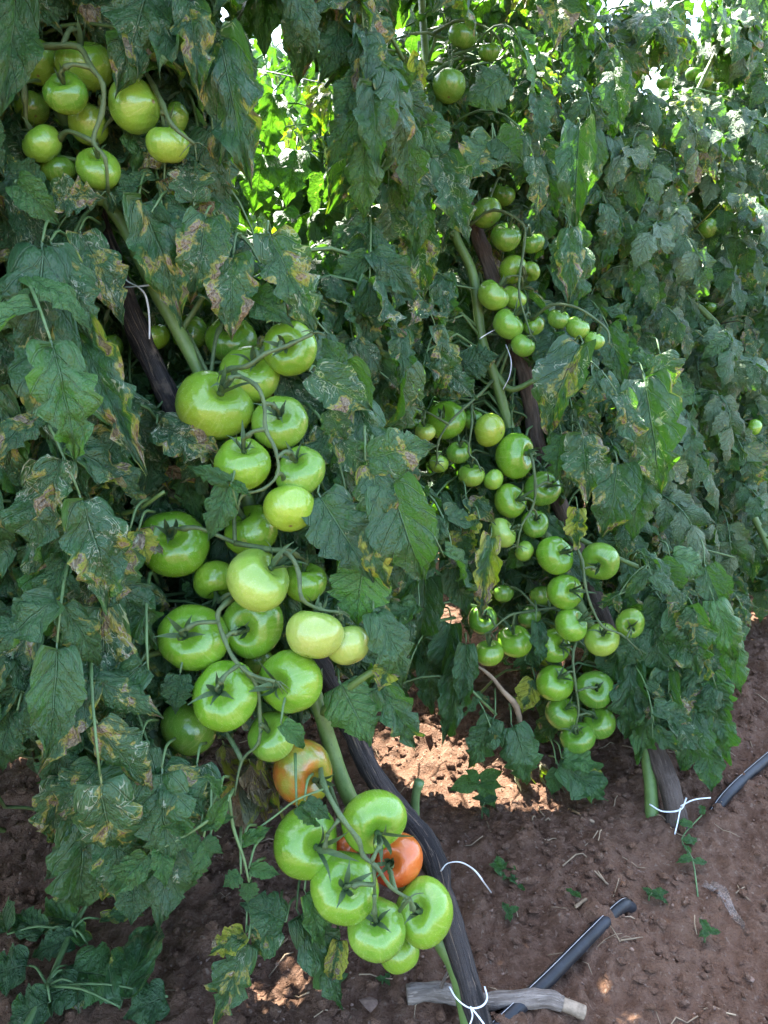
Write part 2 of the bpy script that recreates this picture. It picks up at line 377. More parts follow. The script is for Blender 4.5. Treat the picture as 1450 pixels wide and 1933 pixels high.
# ------------------------------------------------------------------ leaflets
def leaflet_geo(seed, W=.36, lobes=4, dep=.28, fold=.25, droop=.5, curl=0., wave=.04, rows=32, cols=12, twist=0., petiole=.06):
    """unit-length leaflet: base at the origin, tip towards +Y, upper side +Z"""
    r = random.Random(seed); ph = [r.uniform(0, .35), r.uniform(0, .35)]; jit = [[r.uniform(.6, 1.25) for _ in range(12)] for _ in range(2)]
    V = []; U = []
    y = 0.; z = 0.; ds = (1-petiole)/rows; ang = 0.
    spine = []
    for i in range(rows+1):
        t = i/rows; spine.append((y, z, ang))
        ang = -droop*(t**1.2)*1.3
        y += math.cos(ang)*ds; z += math.sin(ang)*ds
    for i in range(rows+1):
        t = i/rows; sy, sz, an = spine[i]
        for j in range(cols+1):
            u = 2*j/cols-1; a = abs(u); sd = 0 if u < 0 else 1
            w = W*.92*(math.sin(math.pi*t**.56)**(.66+.75*t) if 0 < t < 1 else 0)
            s = (t*(lobes+.6)+ph[sd]) % 1; k = int(t*(lobes+.6)+ph[sd])
            w *= 1-.8*dep*jit[sd][k]*(s**1.5)*smooth(.03, .2, t)*(1-.5*smooth(.75, 1, t))
            w *= 1+(.022*math.sin(t*lobes*21+seed) if rows > 20 else 0)*smooth(.1, .3, t)
            w += .012
            x = u*w
            sweep = a*w*(.32 if t > .12 else .32-.9*(.12-t)/.12)
            # surface relief
            vp = math.sin(math.pi*((t*6.5-a*1.5+.5) % 1))
            h = fold*a*w + .030*vp*smooth(.03, .3, a)*(1-smooth(.85, 1., t))*(1-.4*a) - curl*(a**2.4)*w
            h += wave*math.sin(t*13+seed+u*2)*a*a + wave*.9*noise.noise(Vector((u*1.6+seed, t*3.2, 1))) + .045*noise.noise(Vector((u*2.2+seed, t*6.5, 4)))
            yy = sweep; tw = twist*t
            xx = x*math.cos(tw)-h*math.sin(tw); hh = x*math.sin(tw)+h*math.cos(tw)
            V.append((xx, petiole+sy+yy*math.cos(an)-hh*math.sin(an), sz+yy*math.sin(an)+hh*math.cos(an)))
            U.append((j/cols*.998+.001, t))
    w1 = cols+1; F = [(i*w1+j, i*w1+j+1, (i+1)*w1+j+1, (i+1)*w1+j) for i in range(rows) for j in range(cols)]
    # petiolule
    n0 = len(V)
    for yy in (-.01, petiole+.03):
        for k in range(4):
            V.append((.011*math.cos(k*1.57), yy, .011*math.sin(k*1.57)-.012)); U.append((.5, .01))
    F += [(n0+k, n0+(k+1) % 4, n0+4+(k+1) % 4, n0+4+k) for k in range(4)]
    return np.array(V), F, np.array(U)
SPEC = [dict(W=.31, lobes=4, dep=.40, fold=.25, droop=.45), dict(W=.33, lobes=3, dep=.30, fold=.12, droop=.7, wave=.07),
        dict(W=.27, lobes=4, dep=.50, fold=.35, droop=.9, twist=.4), dict(W=.35, lobes=3, dep=.20, fold=.22, droop=.35),
        dict(W=.30, lobes=4, dep=.55, fold=.18, droop=1.0, wave=.08), dict(W=.31, lobes=3, dep=.34, fold=.42, droop=.6, curl=.6),
        dict(W=.27, lobes=4, dep=.32, fold=-.1, droop=.5, curl=.5, twist=-.5), dict(W=.36, lobes=3, dep=.45, fold=.08, droop=.65, wave=.09),
        dict(W=.29, lobes=4, dep=.58, fold=.28, droop=.3, wave=.06), dict(W=.31, lobes=3, dep=.26, fold=.55, droop=.9, twist=.3),
        dict(W=.34, lobes=4, dep=.46, fold=.22, droop=1.2, curl=.4), dict(W=.29, lobes=5, dep=.34, fold=.15, droop=.55, wave=.11, twist=-.35)]
GEO = [leaflet_geo(11+i*7, **s) for i, s in enumerate(SPEC)]
GEO_DRY = [leaflet_geo(201+i, W=.24, lobes=4, dep=.4, fold=.9, droop=1.3, curl=-.9, wave=.14, twist=1.1+i*.5) for i in range(3)]
GEO_LO = [leaflet_geo(11+i*7, rows=11, cols=4, **s) for i, s in enumerate(SPEC[:8])]
def gm(name, g):
    mb = MB(); mb.add(*g); return mb.mesh(name, M_LEAF)
LEAFLET = [gm('leaflet', g) for g in GEO]; DRY = [gm('dry_leaflet', g) for g in GEO_DRY]

def frame(base, ydir, zdir, s, sx=1.):
    Y = Vector(ydir).normalized(); Z = Vector(zdir); Z = (Z-Y*Z.dot(Y))
    if Z.length < 1e-4: Z = Vector((0, 0, 1))-Y*Y.z
    Z.normalize(); X = Y.cross(Z)
    m = Matrix(((X.x*s*sx, Y.x*s, Z.x*s, base[0]), (X.y*s*sx, Y.y*s, Z.y*s, base[1]), (X.z*s*sx, Y.z*s, Z.z*s, base[2]), (0, 0, 0, 1)))
    return m
def cond(kind=None):
    """leaf state as object colour: mines, blight, yellow, youth"""
    k = kind or random.choices(['ok', 'mined', 'blight', 'yellow', 'young'], [5, 4, 2.2, .15, .8])[0]
    u = random.uniform
    return {'ok': (u(0, .6), u(.3, .72), u(0, .25), u(0, .30)), 'mined': (u(.5, 1.0), u(.55, .82), u(0, .25), u(0, .2)),
            'blight': (u(.5, 1.), u(.75, .98), u(.05, .35), u(0, .25)), 'yellow': (u(.1, .4), u(.75, .95), u(.55, .8), u(.1, .4)),
            'young': (u(0, .25), u(0, .25), u(0, .15), u(.65, 1)), 'pale': (.35, .45, .30, 1.), 'clean': (0, 0, 0, u(.6, .9)),
            'dark': (u(.2, .5), u(.1, .4), 0., 0.), 'dry': (.2, 1.25, .8, 0.)}[k]

# ------------------------------------------------------------------ tomatoes: (px, py, w, h, depth, calyx px, calyx py, front, colour, ripeness, label, truss)
G1 = (.22, .36, .025); G2 = (.15, .32, .018); G3 = (.070, .20, .022); G4 = (.32, .43, .085); G5 = (.165, .32, .035)
T = [
 (75, 120, 78, 82, .90, 70, 60, -1, G5, 0, 'shiny green tomato behind the upper left truss stalk, leftmost large fruit of the top cluster', 'tl'),
 (158, 125, 104, 102, .885, 162, 88, 1, G5, 0, 'large green tomato under the bent truss stalk at the top left, partly shadowed', 'tl'),
 (128, 178, 78, 78, .85, 130, 164, 1, G3, 0, 'green tomato with its star calyx facing out, foremost of the top left cluster', 'tl'),
 (253, 200, 90, 104, .88, 215, 195, -1, G5, 0, 'green tomato with a pointed tip, shaped like a drop, hanging beside the dark mined leaf', 'tl2'),
 (316, 273, 79, 78, .88, 316, 238, 1, G5, 0, 'round green tomato hanging lowest right of the pointed tomato', 'tl2'),
 (332, 222, 56, 54, .915, 310, 215, 1, G3, 0, 'small green tomato tucked behind the stalk between the pointed and round tomatoes', 'tl2'),
 (82, 270, 77, 64, .88, 60, 245, 1, G5, 0, 'flattish green tomato low on the left of the top left cluster', 'tl'),
 (168, 238, 66, 84, .905, 185, 215, -1, G5, 0, 'green tomato half hidden behind dried sepals in the middle of the top left cluster', 'tl'),
 (186, 318, 80, 78, .88, 195, 300, 1, G5, 0, 'green tomato with a wide spidery calyx, lowest of the top left cluster', 'tl'),
 (107, 318, 66, 60, .91, 110, 293, 1, G3, 0, 'dark green tomato beside the lowest one of the top left cluster', 'tl'),
 (58, 205, 64, 60, .92, 40, 180, -1, G3, 0, 'green tomato mostly covered by a leaf at the left edge of the picture', 'tl'),
 (2, 78, 36, 50, .92, 0, 60, -1, G3, 0, 'sliver of a green tomato cut off by the left edge near the top', 'tl'),
 (400, 770, 137, 136, .93, 433, 735, 1, G1, 0, 'biggest tomato, smooth yellowish green, against the lower end of the black stake', 'a1'),
 (472, 708, 116, 106, .965, 488, 685, 1, G1, 0, 'light green tomato behind the arched truss stalk, up and right of the biggest tomato', 'a1'),
 (547, 662, 97, 104, .955, 540, 662, 1, G1, 0, 'green tomato at the tip of the upward truss stalk, top right of the near cluster', 'a1'),
 (433, 642, 94, 88, 1.01, 432, 622, 1, G3, 0, 'shaded dark green tomato with two glossy spots above the near cluster', 'a1'),
 (362, 627, 60, 78, 1.03, 345, 620, 1, G3, 0, 'dim green tomato in shadow right of the thick green stem', 'a1'),
 (285, 635, 50, 72, 1.005, 285, 608, 1, G2, 0, 'green tomato seen between the black stake and the green stem', 'a0'),
 (205, 655, 56, 60, 1.02, 200, 630, 1, G3, 0, 'shaded green tomato peeping out left of the black stake', 'a0'),
 (530, 803, 110, 96, .94, 532, 785, 1, G5, 0, 'pale green tomato with long curling sepals right of the biggest tomato', 'a1'),
 (462, 877, 110, 100, .915, 466, 842, 1, G1, 0, 'round yellowish green tomato with a pointed star calyx on top, below the biggest tomato', 'a1'),
 (567, 888, 97, 92, .935, 558, 864, 1, G5, 0, 'green tomato at the right edge of the near cluster, above the blunt bare one', 'a1'),
 (546, 961, 103, 88, .915, 540, 925, -1, G1, 0, 'bare smooth tomato showing its blossom end and no calyx, mid height in the near cluster', 'a1'),
 (325, 1032, 124, 132, .965, 335, 1003, 1, G2, 0, 'deeply creased heart shaped green tomato left of the near cluster', 'a2'),
 (478, 1000, 98, 108, .985, 455, 965, 1, G2, 0, 'green tomato largely hidden behind the bare smooth one and the stalk below it', 'a2'),
 (490, 1097, 124, 118, .91, 526, 1058, 1, G4, 0, 'palest cream green tomato with its calyx at the upper right', 'a2'),
 (402, 1095, 78, 84, .975, 415, 1135, 1, G2, 0, 'green tomato half covered by the palest tomato on its left side', 'a3'),
 (573, 1100, 68, 100, .965, 575, 1062, 1, G2, 0, 'green tomato in a web of sepals right behind the palest tomato', 'a2'),
 (362, 1209, 126, 128, .925, 358, 1187, 1, G2, 0, 'glossy green tomato with sharp dark sepals, leftmost of the middle ring of fruit', 'a3'),
 (480, 1185, 127, 108, .95, 468, 1182, 1, G2, 0, 'green tomato with its calyx pit facing out, right below the palest tomato', 'a3'),
 (590, 1197, 107, 102, .90, 600, 1150, -1, G4, 0, 'pale tomato with a brown cracked scar at its bottom', 'a2'),
 (658, 1218, 82, 84, .925, 643, 1180, -1, G4, 0, 'pale smaller tomato peeking out right of the brown scarred one', 'a2'),
 (550, 1290, 113, 126, .92, 521, 1284, 1, G2, 0, 'green tomato with a curved hollow round its stalk, under the scarred one', 'a3'),
 (422, 1313, 122, 127, .90, 422, 1290, 1, G2, 0, 'shiny green tomato with a flat dark five pointed calyx facing out', 'a3'),
 (357, 1380, 112, 92, .965, 385, 1345, -1, G3, 0, 'dark green tomato in shadow below the leftmost glossy one', 'a3'),
 (485, 1252, 66, 50, .99, 480, 1235, -1, G3, 0, 'deep shadowed tomato glimpsed behind the fork of the middle truss', 'a3'),
 (517, 1392, 96, 86, .925, 505, 1365, 1, G5, 0, 'small green tomato with a green leaf lying on it, above the orange one', 'a3'),
 (571, 1463, 117, 118, .955, 609, 1464, 1, (.26, .20, .025), .50, 'half ripe tomato turning from green to bronze orange', 'a4'),
 (579, 1594, 122, 128, .93, 611, 1582, 1, G2, 0, 'green tomato with a yellow blush, left of the lowest truss stalk', 'a4'),
 (702, 1552, 107, 124, .935, 718, 1562, 1, G2, 0, 'tall green tomato with a dark hollow calyx, uppermost right of the lowest cluster', 'a4'),
 (748, 1621, 82, 112, .965, 735, 1612, 1, (.5, .2, .04), 1, 'ripe red orange tomato beside the black stake', 'a4'),
 (647, 1680, 121, 130, .915, 657, 1650, 1, G2, 0, 'large green tomato with an upright star calyx in the middle of the lowest cluster', 'a4'),
 (714, 1752, 105, 112, .92, 709, 1717, 1, G5, 0, 'green tomato with thin vertical cracks, at the bottom of the lowest cluster', 'a4'),
 (807, 1721, 104, 122, .94, 785, 1698, 1, G1, 0, 'yellowish green tomato at the lower right, overlapping the black stake', 'a4'),
 (755, 1801, 80, 70, .965, 740, 1770, -1, G2, 0, 'green tomato lowest of all, tucked behind the cracked one', 'a4'),
 (650, 1602, 46, 56, .985, 650, 1590, -1, (.4, .1, .03), 1, 'dark red tomato barely visible in the gap behind the lowest cluster', 'a4'),
 # second plant
 (917, 403, 58, 58, 1.47, 905, 380, -1, G3, 0, 'shaded round green tomato, topmost of the upper cluster on the second plant', 'b1'),
 (957, 448, 64, 53, 1.45, 960, 428, 1, G3, 0, 'wide green tomato under the topmost one on the second plant', 'b1'),
 (1005, 460, 42, 41, 1.47, 1000, 443, 1, G3, 0, 'small green tomato right of the wide one on the second plant', 'b1'),
 (968, 508, 56, 54, 1.48, 985, 530, 1, G2, 0, 'green tomato split by a hanging leaf above the upper cluster stalk of the second plant', 'b1'),
 (1000, 512, 34, 42, 1.49, 990, 530, 1, G5, 0, 'narrow green tomato seen right of the hanging leaf on the second plant', 'b1'),
 (929, 557, 60, 62, 1.44, 948, 535, 1, G5, 0, 'bright green tomato with a side calyx, leftmost of the upper cluster on the second plant', 'b1'),
 (970, 562, 44, 50, 1.47, 982, 545, 1, G5, 0, 'green tomato behind the stalk right of the bright leftmost one', 'b1'),
 (957, 611, 60, 60, 1.44, 975, 592, 1, G5, 0, 'ribbed green tomato below the bright leftmost one, next to the white twine', 'b1'),
 (1008, 616, 36, 42, 1.46, 1000, 602, 1, G5, 0, 'little green tomato right of the ribbed one on the second plant', 'b1'),
 (988, 653, 52, 43, 1.44, 1000, 636, 1, G5, 0, 'flattened green tomato hanging lowest in the upper cluster of the second plant', 'b1'),
 (1055, 603, 40, 40, 1.42, 1060, 588, 1, G3, 0, 'first small green tomato from the left on the thin arching truss', 'b3'),
 (1091, 619, 45, 46, 1.42, 1100, 602, 1, G5, 0, 'middle small green tomato on the thin arching truss', 'b3'),
 (1122, 643, 38, 38, 1.42, 1128, 628, 1, G5, 0, 'last small green tomato at the feathery end of the thin arching truss', 'b3'),
 (946, 368, 52, 46, 1.58, 950, 350, 1, G3, 0, 'very dark tomato in deep shade above the upper cluster of the second plant', 'b1'),
 (848, 165, 62, 62, 1.40, 850, 138, -1, G3, 0, 'dull green tomato in shade high in the centre under a pale leaf', 'b0'),
 (925, 98, 42, 38, 1.42, 925, 82, 1, G3, 0, 'small dull green tomato with curled sepals at the top centre', 'b0'),
 (872, 68, 52, 52, 1.44, 880, 45, 1, G3, 0, 'dark green tomato at the top centre left of the small one', 'b0'),
 (778, 787, 46, 46, 1.40, 790, 790, 1, G3, 0, 'small green tomato at the far left end of the middle truss on the second plant', 'b2'),
 (840, 797, 74, 76, 1.44, 832, 785, 1, G2, 0, 'large green tomato behind crossing stalks on the left of the second plant', 'b2'),
 (926, 810, 57, 67, 1.42, 905, 800, -1, G1, 0, 'smooth pale tomato showing no calyx, centre of the second plant', 'b2'),
 (891, 792, 38, 44, 1.46, 890, 775, 1, G3, 0, 'tomato hidden behind the smooth pale one on the second plant', 'b2'),
 (802, 816, 43, 34, 1.38, 800, 800, 1, G4, 0, 'little whitish tomato with its calyx on top, left in the second plant', 'b2'),
 (867, 855, 48, 44, 1.41, 868, 838, 1, G3, 0, 'green tomato with a spiky calyx on top, middle of the second plant left side', 'b2'),
 (829, 876, 32, 42, 1.41, 832, 856, -1, G5, 0, 'narrow small tomato beside the yellow brown leaf edge', 'b2'),
 (890, 897, 49, 49, 1.41, 890, 876, 1, G5, 0, 'green tomato with drooping sepals left of the tiny one with a brown spot', 'b2'),
 (931, 907, 41, 39, 1.41, 915, 895, -1, G5, 0, 'tiny green tomato with a brown spot at its blossom end', 'b2'),
 (971, 857, 79, 83, 1.43, 999, 858, 1, G2, 0, 'largest tomato of the second plant, lobed, with calyx at its right side', 'b4'),
 (1024, 926, 67, 69, 1.45, 1032, 916, 1, G3, 0, 'green tomato with outward facing calyx right of the stalk under the lobed one', 'b4'),
 (962, 948, 66, 60, 1.43, 978, 942, 1, G2, 0, 'creased green tomato left of the stalk under the lobed one', 'b4'),
 (1007, 988, 46, 58, 1.44, 1008, 978, 1, G3, 0, 'green tomato hanging just above the large outward facing one, right of the white one', 'b4'),
 (948, 1007, 54, 58, 1.40, 970, 995, 1, G4, 0, 'whitish green tomato catching light beside the yellow leaf', 'b4'),
 (990, 1040, 42, 38, 1.43, 975, 1030, -1, G5, 0, 'small green tomato below the whitish one', 'b4'),
 (1045, 1047, 73, 69, 1.42, 1060, 1040, 1, G2, 0, 'glossy green tomato joined from the right, top left of the long lower truss', 'b5'),
 (1136, 1057, 73, 70, 1.41, 1120, 1068, 1, G5, 0, 'bright round tomato right of the long lower truss stalk', 'b5'),
 (1064, 1115, 69, 67, 1.42, 1078, 1112, 1, G2, 0, 'glossy green tomato second down on the left of the long lower truss', 'b5'),
 (1079, 1180, 62, 66, 1.42, 1098, 1165, 1, G2, 0, 'glossy green tomato third down on the left of the long lower truss', 'b5'),
 (1138, 1210, 65, 62, 1.42, 1133, 1190, 1, (.38, .44, .07), 0, 'slightly yellow tomato with calyx on top near the end of the long lower truss', 'b5'),
 (1191, 1178, 54, 53, 1.42, 1184, 1182, 1, G5, 0, 'small green tomato at the right tip of the long lower truss', 'b5'),
 (950, 1121, 40, 36, 1.52, 950, 1105, -1, G3, 0, 'dark tomato in the shade behind the yellow hanging leaf', 'b7'),
 (1022, 1125, 42, 46, 1.52, 1020, 1105, -1, G3, 0, 'dark tomato in shade left behind the second glossy one of the lower truss', 'b7'),
 (911, 1172, 56, 54, 1.49, 912, 1160, 1, G3, 0, 'dark green tomato, uppermost of the shaded trio above the dry stalk', 'b7'),
 (973, 1210, 70, 60, 1.47, 965, 1186, 1, G2, 0, 'wide green tomato, right one of the shaded trio above the dry stalk', 'b7'),
 (925, 1232, 54, 54, 1.45, 922, 1208, 1, G2, 0, 'green tomato hanging lowest left above the dry brown stalk', 'b7'),
 (1000, 1165, 50, 44, 1.53, 985, 1150, -1, G3, 0, 'barely lit tomato behind the wide one of the shaded trio', 'b7'),
 (1046, 1222, 54, 72, 1.46, 1058, 1215, 1, G2, 0, 'green tomato with hooked shape under the third glossy one, half hidden', 'b6'),
 (1044, 1290, 73, 67, 1.45, 1056, 1270, 1, G2, 0, 'green tomato at the upper left of the bottom cluster of the second plant', 'b6'),
 (1124, 1305, 70, 69, 1.45, 1119, 1292, 1, G3, 0, 'green tomato with dark star calyx at the upper right of the bottom cluster', 'b6'),
 (1058, 1346, 70, 56, 1.46, 1070, 1328, 1, G3, 0, 'green tomato in the middle left of the bottom cluster of the second plant', 'b6'),
 (1133, 1364, 65, 56, 1.46, 1117, 1347, 1, G3, 0, 'green tomato in the lower right of the bottom cluster of the second plant', 'b6'),
 (1092, 1395, 64, 60, 1.45, 1082, 1375, 1, G3, 0, 'lowest green tomato of the second plant, just above the lobed leaf', 'b6'),
 (1336, 432, 38, 36, 2.0, 1325, 420, -1, G3, 0, 'green tomato among the leaves of the far right plant, upper half', None),
 (1332, 150, 34, 34, 2.0, 1330, 135, 1, G3, 0, 'shaded tomato near the slanting stem at the top right', None),
 (1308, 140, 28, 30, 2.02, 1308, 126, 1, G3, 0, 'smaller shaded tomato left of the one near the slanting stem at the top right', None),
 (1254, 156, 26, 28, 2.05, 1254, 143, 1, G3, 0, 'small dark tomato against the bright sky gap at the top right', None),
 (1424, 806, 34, 30, 2.05, 1410, 800, -1, G2, 0, 'green tomato at the right edge of the picture at mid height', None),
 (1340, 580, 26, 26, 2.1, 1340, 568, 1, G3, 0, 'small dim tomato among grey green leaves of the right hand plant', None),
]
# keep-out circles and strips: no random leaf in front of these
KEEP = [(t[0], t[1], max(t[2], t[3])/2*.97, t[4]+.01) for t in T]
def strip(pts, r, d):
    for (x0, y0), (x1, y1) in zip(pts, pts[1:]):
        n = max(1, int(math.hypot(x1-x0, y1-y0)/r))
        for k in range(n+1): KEEP.append((x0+(x1-x0)*k/n, y0+(y1-y0)*k/n, r, d))
strip([(225, 420), (300, 560), (365, 680)], 16, .99)
strip([(228, 560), (330, 770)], 20, 1.05)
strip([(600, 1320), (650, 1500)], 16, 1.05)
strip([(610, 1270), (700, 1450), (790, 1580), (830, 1700), (920, 1930)], 24, 1.2)
strip([(886, 490), (905, 620), (930, 700)], 13, 1.5)
strip([(990, 700), (1000, 790)], 13, 1.5)
strip([(915, 480), (925, 520)], 13, 1.5)
strip([(1255, 1440), (1290, 1560)], 20, 1.7)
strip([(470, 690), (560, 650)], 16, .95); strip([(455, 700), (520, 860), (460, 960)], 18, .95)
strip([(420, 1130), (440, 1230), (530, 1290)], 18, .95); strip([(600, 1450), (640, 1560), (780, 1700)], 18, .95)
strip([(60, 85), (150, 95), (200, 160)], 15, .88)
KEEP += [(490, 340, 48, 1.3), (500, 200, 40, 1.3), (530, 270, 36, 1.3), (600, 200, 26, 1.35), (560, 420, 30, 1.3), (460, 60, 26, 1.15), (520, 130, 30, 1.3), (470, 430, 24, 1.3)]
strip([(215, 410), (250, 500), (300, 590), (350, 680)], 26, .965); strip([(222, 540), (270, 640), (318, 745)], 26, .98); strip([(905, 500), (905, 640), (940, 720)], 20, 1.45); strip([(1258, 1445), (1290, 1560)], 26, 1.4)
KA = np.array([k for k in KEEP])
BOUND = [(-2000, 1500), (0, 1440), (70, 1440), (90, 1690), (370, 1690), (400, 1400), (560, 1400), (600, 1350), (700, 1350), (785, 1300), (795, 1120), (860, 1120), (870, 1330), (905, 1430),
         (1150, 1450), (1165, 1240), (1200, 1240), (1215, 1420), (1370, 1430), (1395, 1250), (1450, 1150), (2500, 1150)]
SUNW = [(P(490, 330, 1.42), .11), (P(505, 220, 1.45), .11), (P(600, 190, 1.5), .08), (P(560, 420, 1.45), .06), (P(450, 60, 1.3), .06), (P(1440, 50, 2.3), .22), (P(1250, 60, 1.9), .13), (P(720, 60, 1.5), .05), (P(960, 10, 1.5), .06), (P(930, 300, 1.3), .03), (P(690, 240, 1.3), .03),
        (gpix(760, 1430), .03), (gpix(825, 1458), .045), (gpix(890, 1482), .03), (gpix(1000, 1512), .02), (gpix(790, 1165), .05), (gpix(545, 1850), .02)]
def sunwin(v):
    for c, r in SUNW:
        q = v-c; t = q.dot(sun_dir)
        if t > .04 and (q-sun_dir*t).length < r+.035: return True
    return False
def blocked(pts, bound=True):
    for v in pts:
        px, py, d = proj(v)
        if d < .42 or sunwin(v): return True
        if bound and -60 < px < 1510 and py > interp(BOUND, px): return True
        if -200 < px < 1650:
            q = (KA[:, 0]-px)**2+(KA[:, 1]-py)**2 < (KA[:, 2]+4)**2
            if np.any(q & (KA[:, 3] > d)): return True
        if v.z < gz(v.x, v.y, False)+.01: return True
    return False
def leaf_pts(base, yd, zd, s, droop=.5):
    Y = Vector(yd).normalized(); Z = (Vector(zd)-Y*Vector(zd).dot(Y)).normalized(); X = Y.cross(Z); b = Vector(base)
    return [b+Y*(s*.15), b+Y*(s*.3)+X*(s*.27), b+Y*(s*.3)-X*(s*.27), b+Y*(s*.72)-Z*(s*.2*droop), b+Y*(s*.5)-Z*(s*.08)+X*(s*.3), b+Y*(s*.5)-Z*(s*.08)-X*(s*.3), b+Y*(s*.5)-Z*(s*.08), b+Y*(s*.92)-Z*(s*.3*droop)]

# ------------------------------------------------------------------ plants
def poly(pts): return [P(*p) for p in pts]
def ground_pt(p, dz=-.04): return Vector((p.x, p.y, gz(p.x, p.y, False)+dz))
plants = {}
def add_plant(key, stems, label, radii=None):
    base = stems[0][0]
    root = empty('tomato_plant', (base.x, base.y, gz(base.x, base.y, False)))
    tag(root, label, 'tomato plant', 'staked tomato plants of the near row')
    for i, s in enumerate(stems):
        mb = MB(); n = len(s); r0 = radii[i] if radii else .010
        tube(mb, s, [r0*(1-.45*k/(n-1)) for k in range(n)], 10, 5, .12)
        mb.build('stem' if i == 0 else 'side_stem', M_STEM, root, tuple(s[0]))
    dense = []
    for s in stems:
        c = catmull([tuple(p) for p in s], 6) if len(s) > 2 else np.array([tuple(p) for p in s]); dense.append(c)
    plants[key] = dict(root=root, pts=np.concatenate(dense), n=0)
    return root
sA = poly([(908, 1990, .96), (868, 1850, .985), (828, 1770, .995), (745, 1640, 1.02), (662, 1510, 1.0), (622, 1400, .995), (598, 1320, .99), (560, 1200, 1.0), (500, 1050, 1.01),
           (450, 880, 1.01), (378, 705, .97), (300, 560, .95), (235, 430, .945), (196, 370, .94), (130, 240, .95), (62, 80, .95), (20, -90, .97), (-20, -300, 1.0), (-30, -520, 1.05)])
sA[0] = ground_pt(sA[0])
sA2 = poly([(200, 378, .94), (150, 368, .93), (90, 350, .92), (20, 290, .9)])
sA3 = poly([(610, 1345, .985), (650, 1305, .955), (700, 1270, .94), (745, 1250, .93)])
sA4 = poly([(600, 1300, 1.0), (420, 1260, .98), (330, 1230, .96), (255, 1250, .93), (180, 1330, .90)])
add_plant('A', [sA, sA2, sA3, sA4], 'leaf mined tomato plant tied to the black charred stake, loaded with large fruit', [.0118, .0085, .006, .0055])
gB = gpix(1232, 1575)
sB = [ground_pt(gB)]+poly([(1228, 1480, 1.44), (1195, 1330, 1.50), (1090, 1140, 1.53), (1010, 960, 1.52), (960, 800, 1.50), (935, 715, 1.49), (910, 640, 1.48), (893, 520, 1.47), (862, 450, 1.47), (838, 370, 1.48), (820, 240, 1.5), (800, 60, 1.5), (790, -150, 1.55), (780, -380, 1.6)])
sB2 = poly([(932, 700, 1.49), (950, 760, 1.47), (1000, 720, 1.47), (1070, 700, 1.45), (1150, 690, 1.42)][0:1]+[(965, 735, 1.48), (1020, 712, 1.46), (1080, 690, 1.44)])
sB3 = poly([(1010, 960, 1.52), (1100, 1020, 1.48), (1230, 1080, 1.44), (1330, 1100, 1.42)])
add_plant('B', [sB, sB2, sB3], 'second tomato plant, tied to the brown stake, hung with clusters of medium green fruit', [.0125, .007, .006])
sC = [ground_pt(Vector((1.02, 1.66, 0)))]+[P(1480, 1100, 1.95), P(1375, 860, 2.0), P(1368, 640, 2.0), P(1250, 520, 2.02), P(1225, 430, 2.0), P(1262, 330, 1.98), P(1300, 210, 1.96), P(1372, 50, 1.95), P(1400, -60, 1.95)]
sC2 = [P(1370, 760, 2.0), P(1410, 690, 1.97), P(1470, 670, 1.95)]
add_plant('C', [sC, sC2], 'grey green tomato plant third along the row, with a slanting pale stem', [.010, .006])
sD = [ground_pt(Vector((1.42, 2.10, 0)))]+[P(1560, 900, 2.5), P(1490, 600, 2.45), P(1440, 320, 2.4), P(1420, 120, 2.35), P(1415, -20, 2.3)]
add_plant('D', [sD], 'brightly lit tomato plant at the right edge, farthest along the near row', [.010])
sF = [ground_pt(Vector((1.80, 2.45, 0)))]+[P(1700, 800, 3.0), P(1600, 500, 2.9), P(1500, 250, 2.8), P(1440, 0, 2.7)]
add_plant('F', [sF], 'pale sunlit tomato plant in the upper right corner, end of the near row', [.010])
sE = [ground_pt(Vector((-.40, .62, 0)))]+poly([(-60, 1700, .86), (-20, 1450, .93), (40, 1290, .92), (-10, 1000, .95), (-60, 700, .97), (-120, 400, .98), (-160, 0, 1.0), (-200, -400, 1.0)])
sE2 = poly([(-20, 1240, .93), (60, 1270, .90), (140, 1340, .88), (205, 1385, .865), (262, 1420, .86), (300, 1455, .855)])
sE3 = poly([(205, 1385, .865), (170, 1300, .87), (165, 1230, .88)])
sE4 = poly([(60, 960, .95), (170, 972, .93), (250, 965, .915), (310, 928, .90)])
add_plant('E', [sE, sE2, sE3, sE4], 'tomato plant at the left edge whose blotched leaves hang low over the soil', [.011, .0048, .0026, .004])

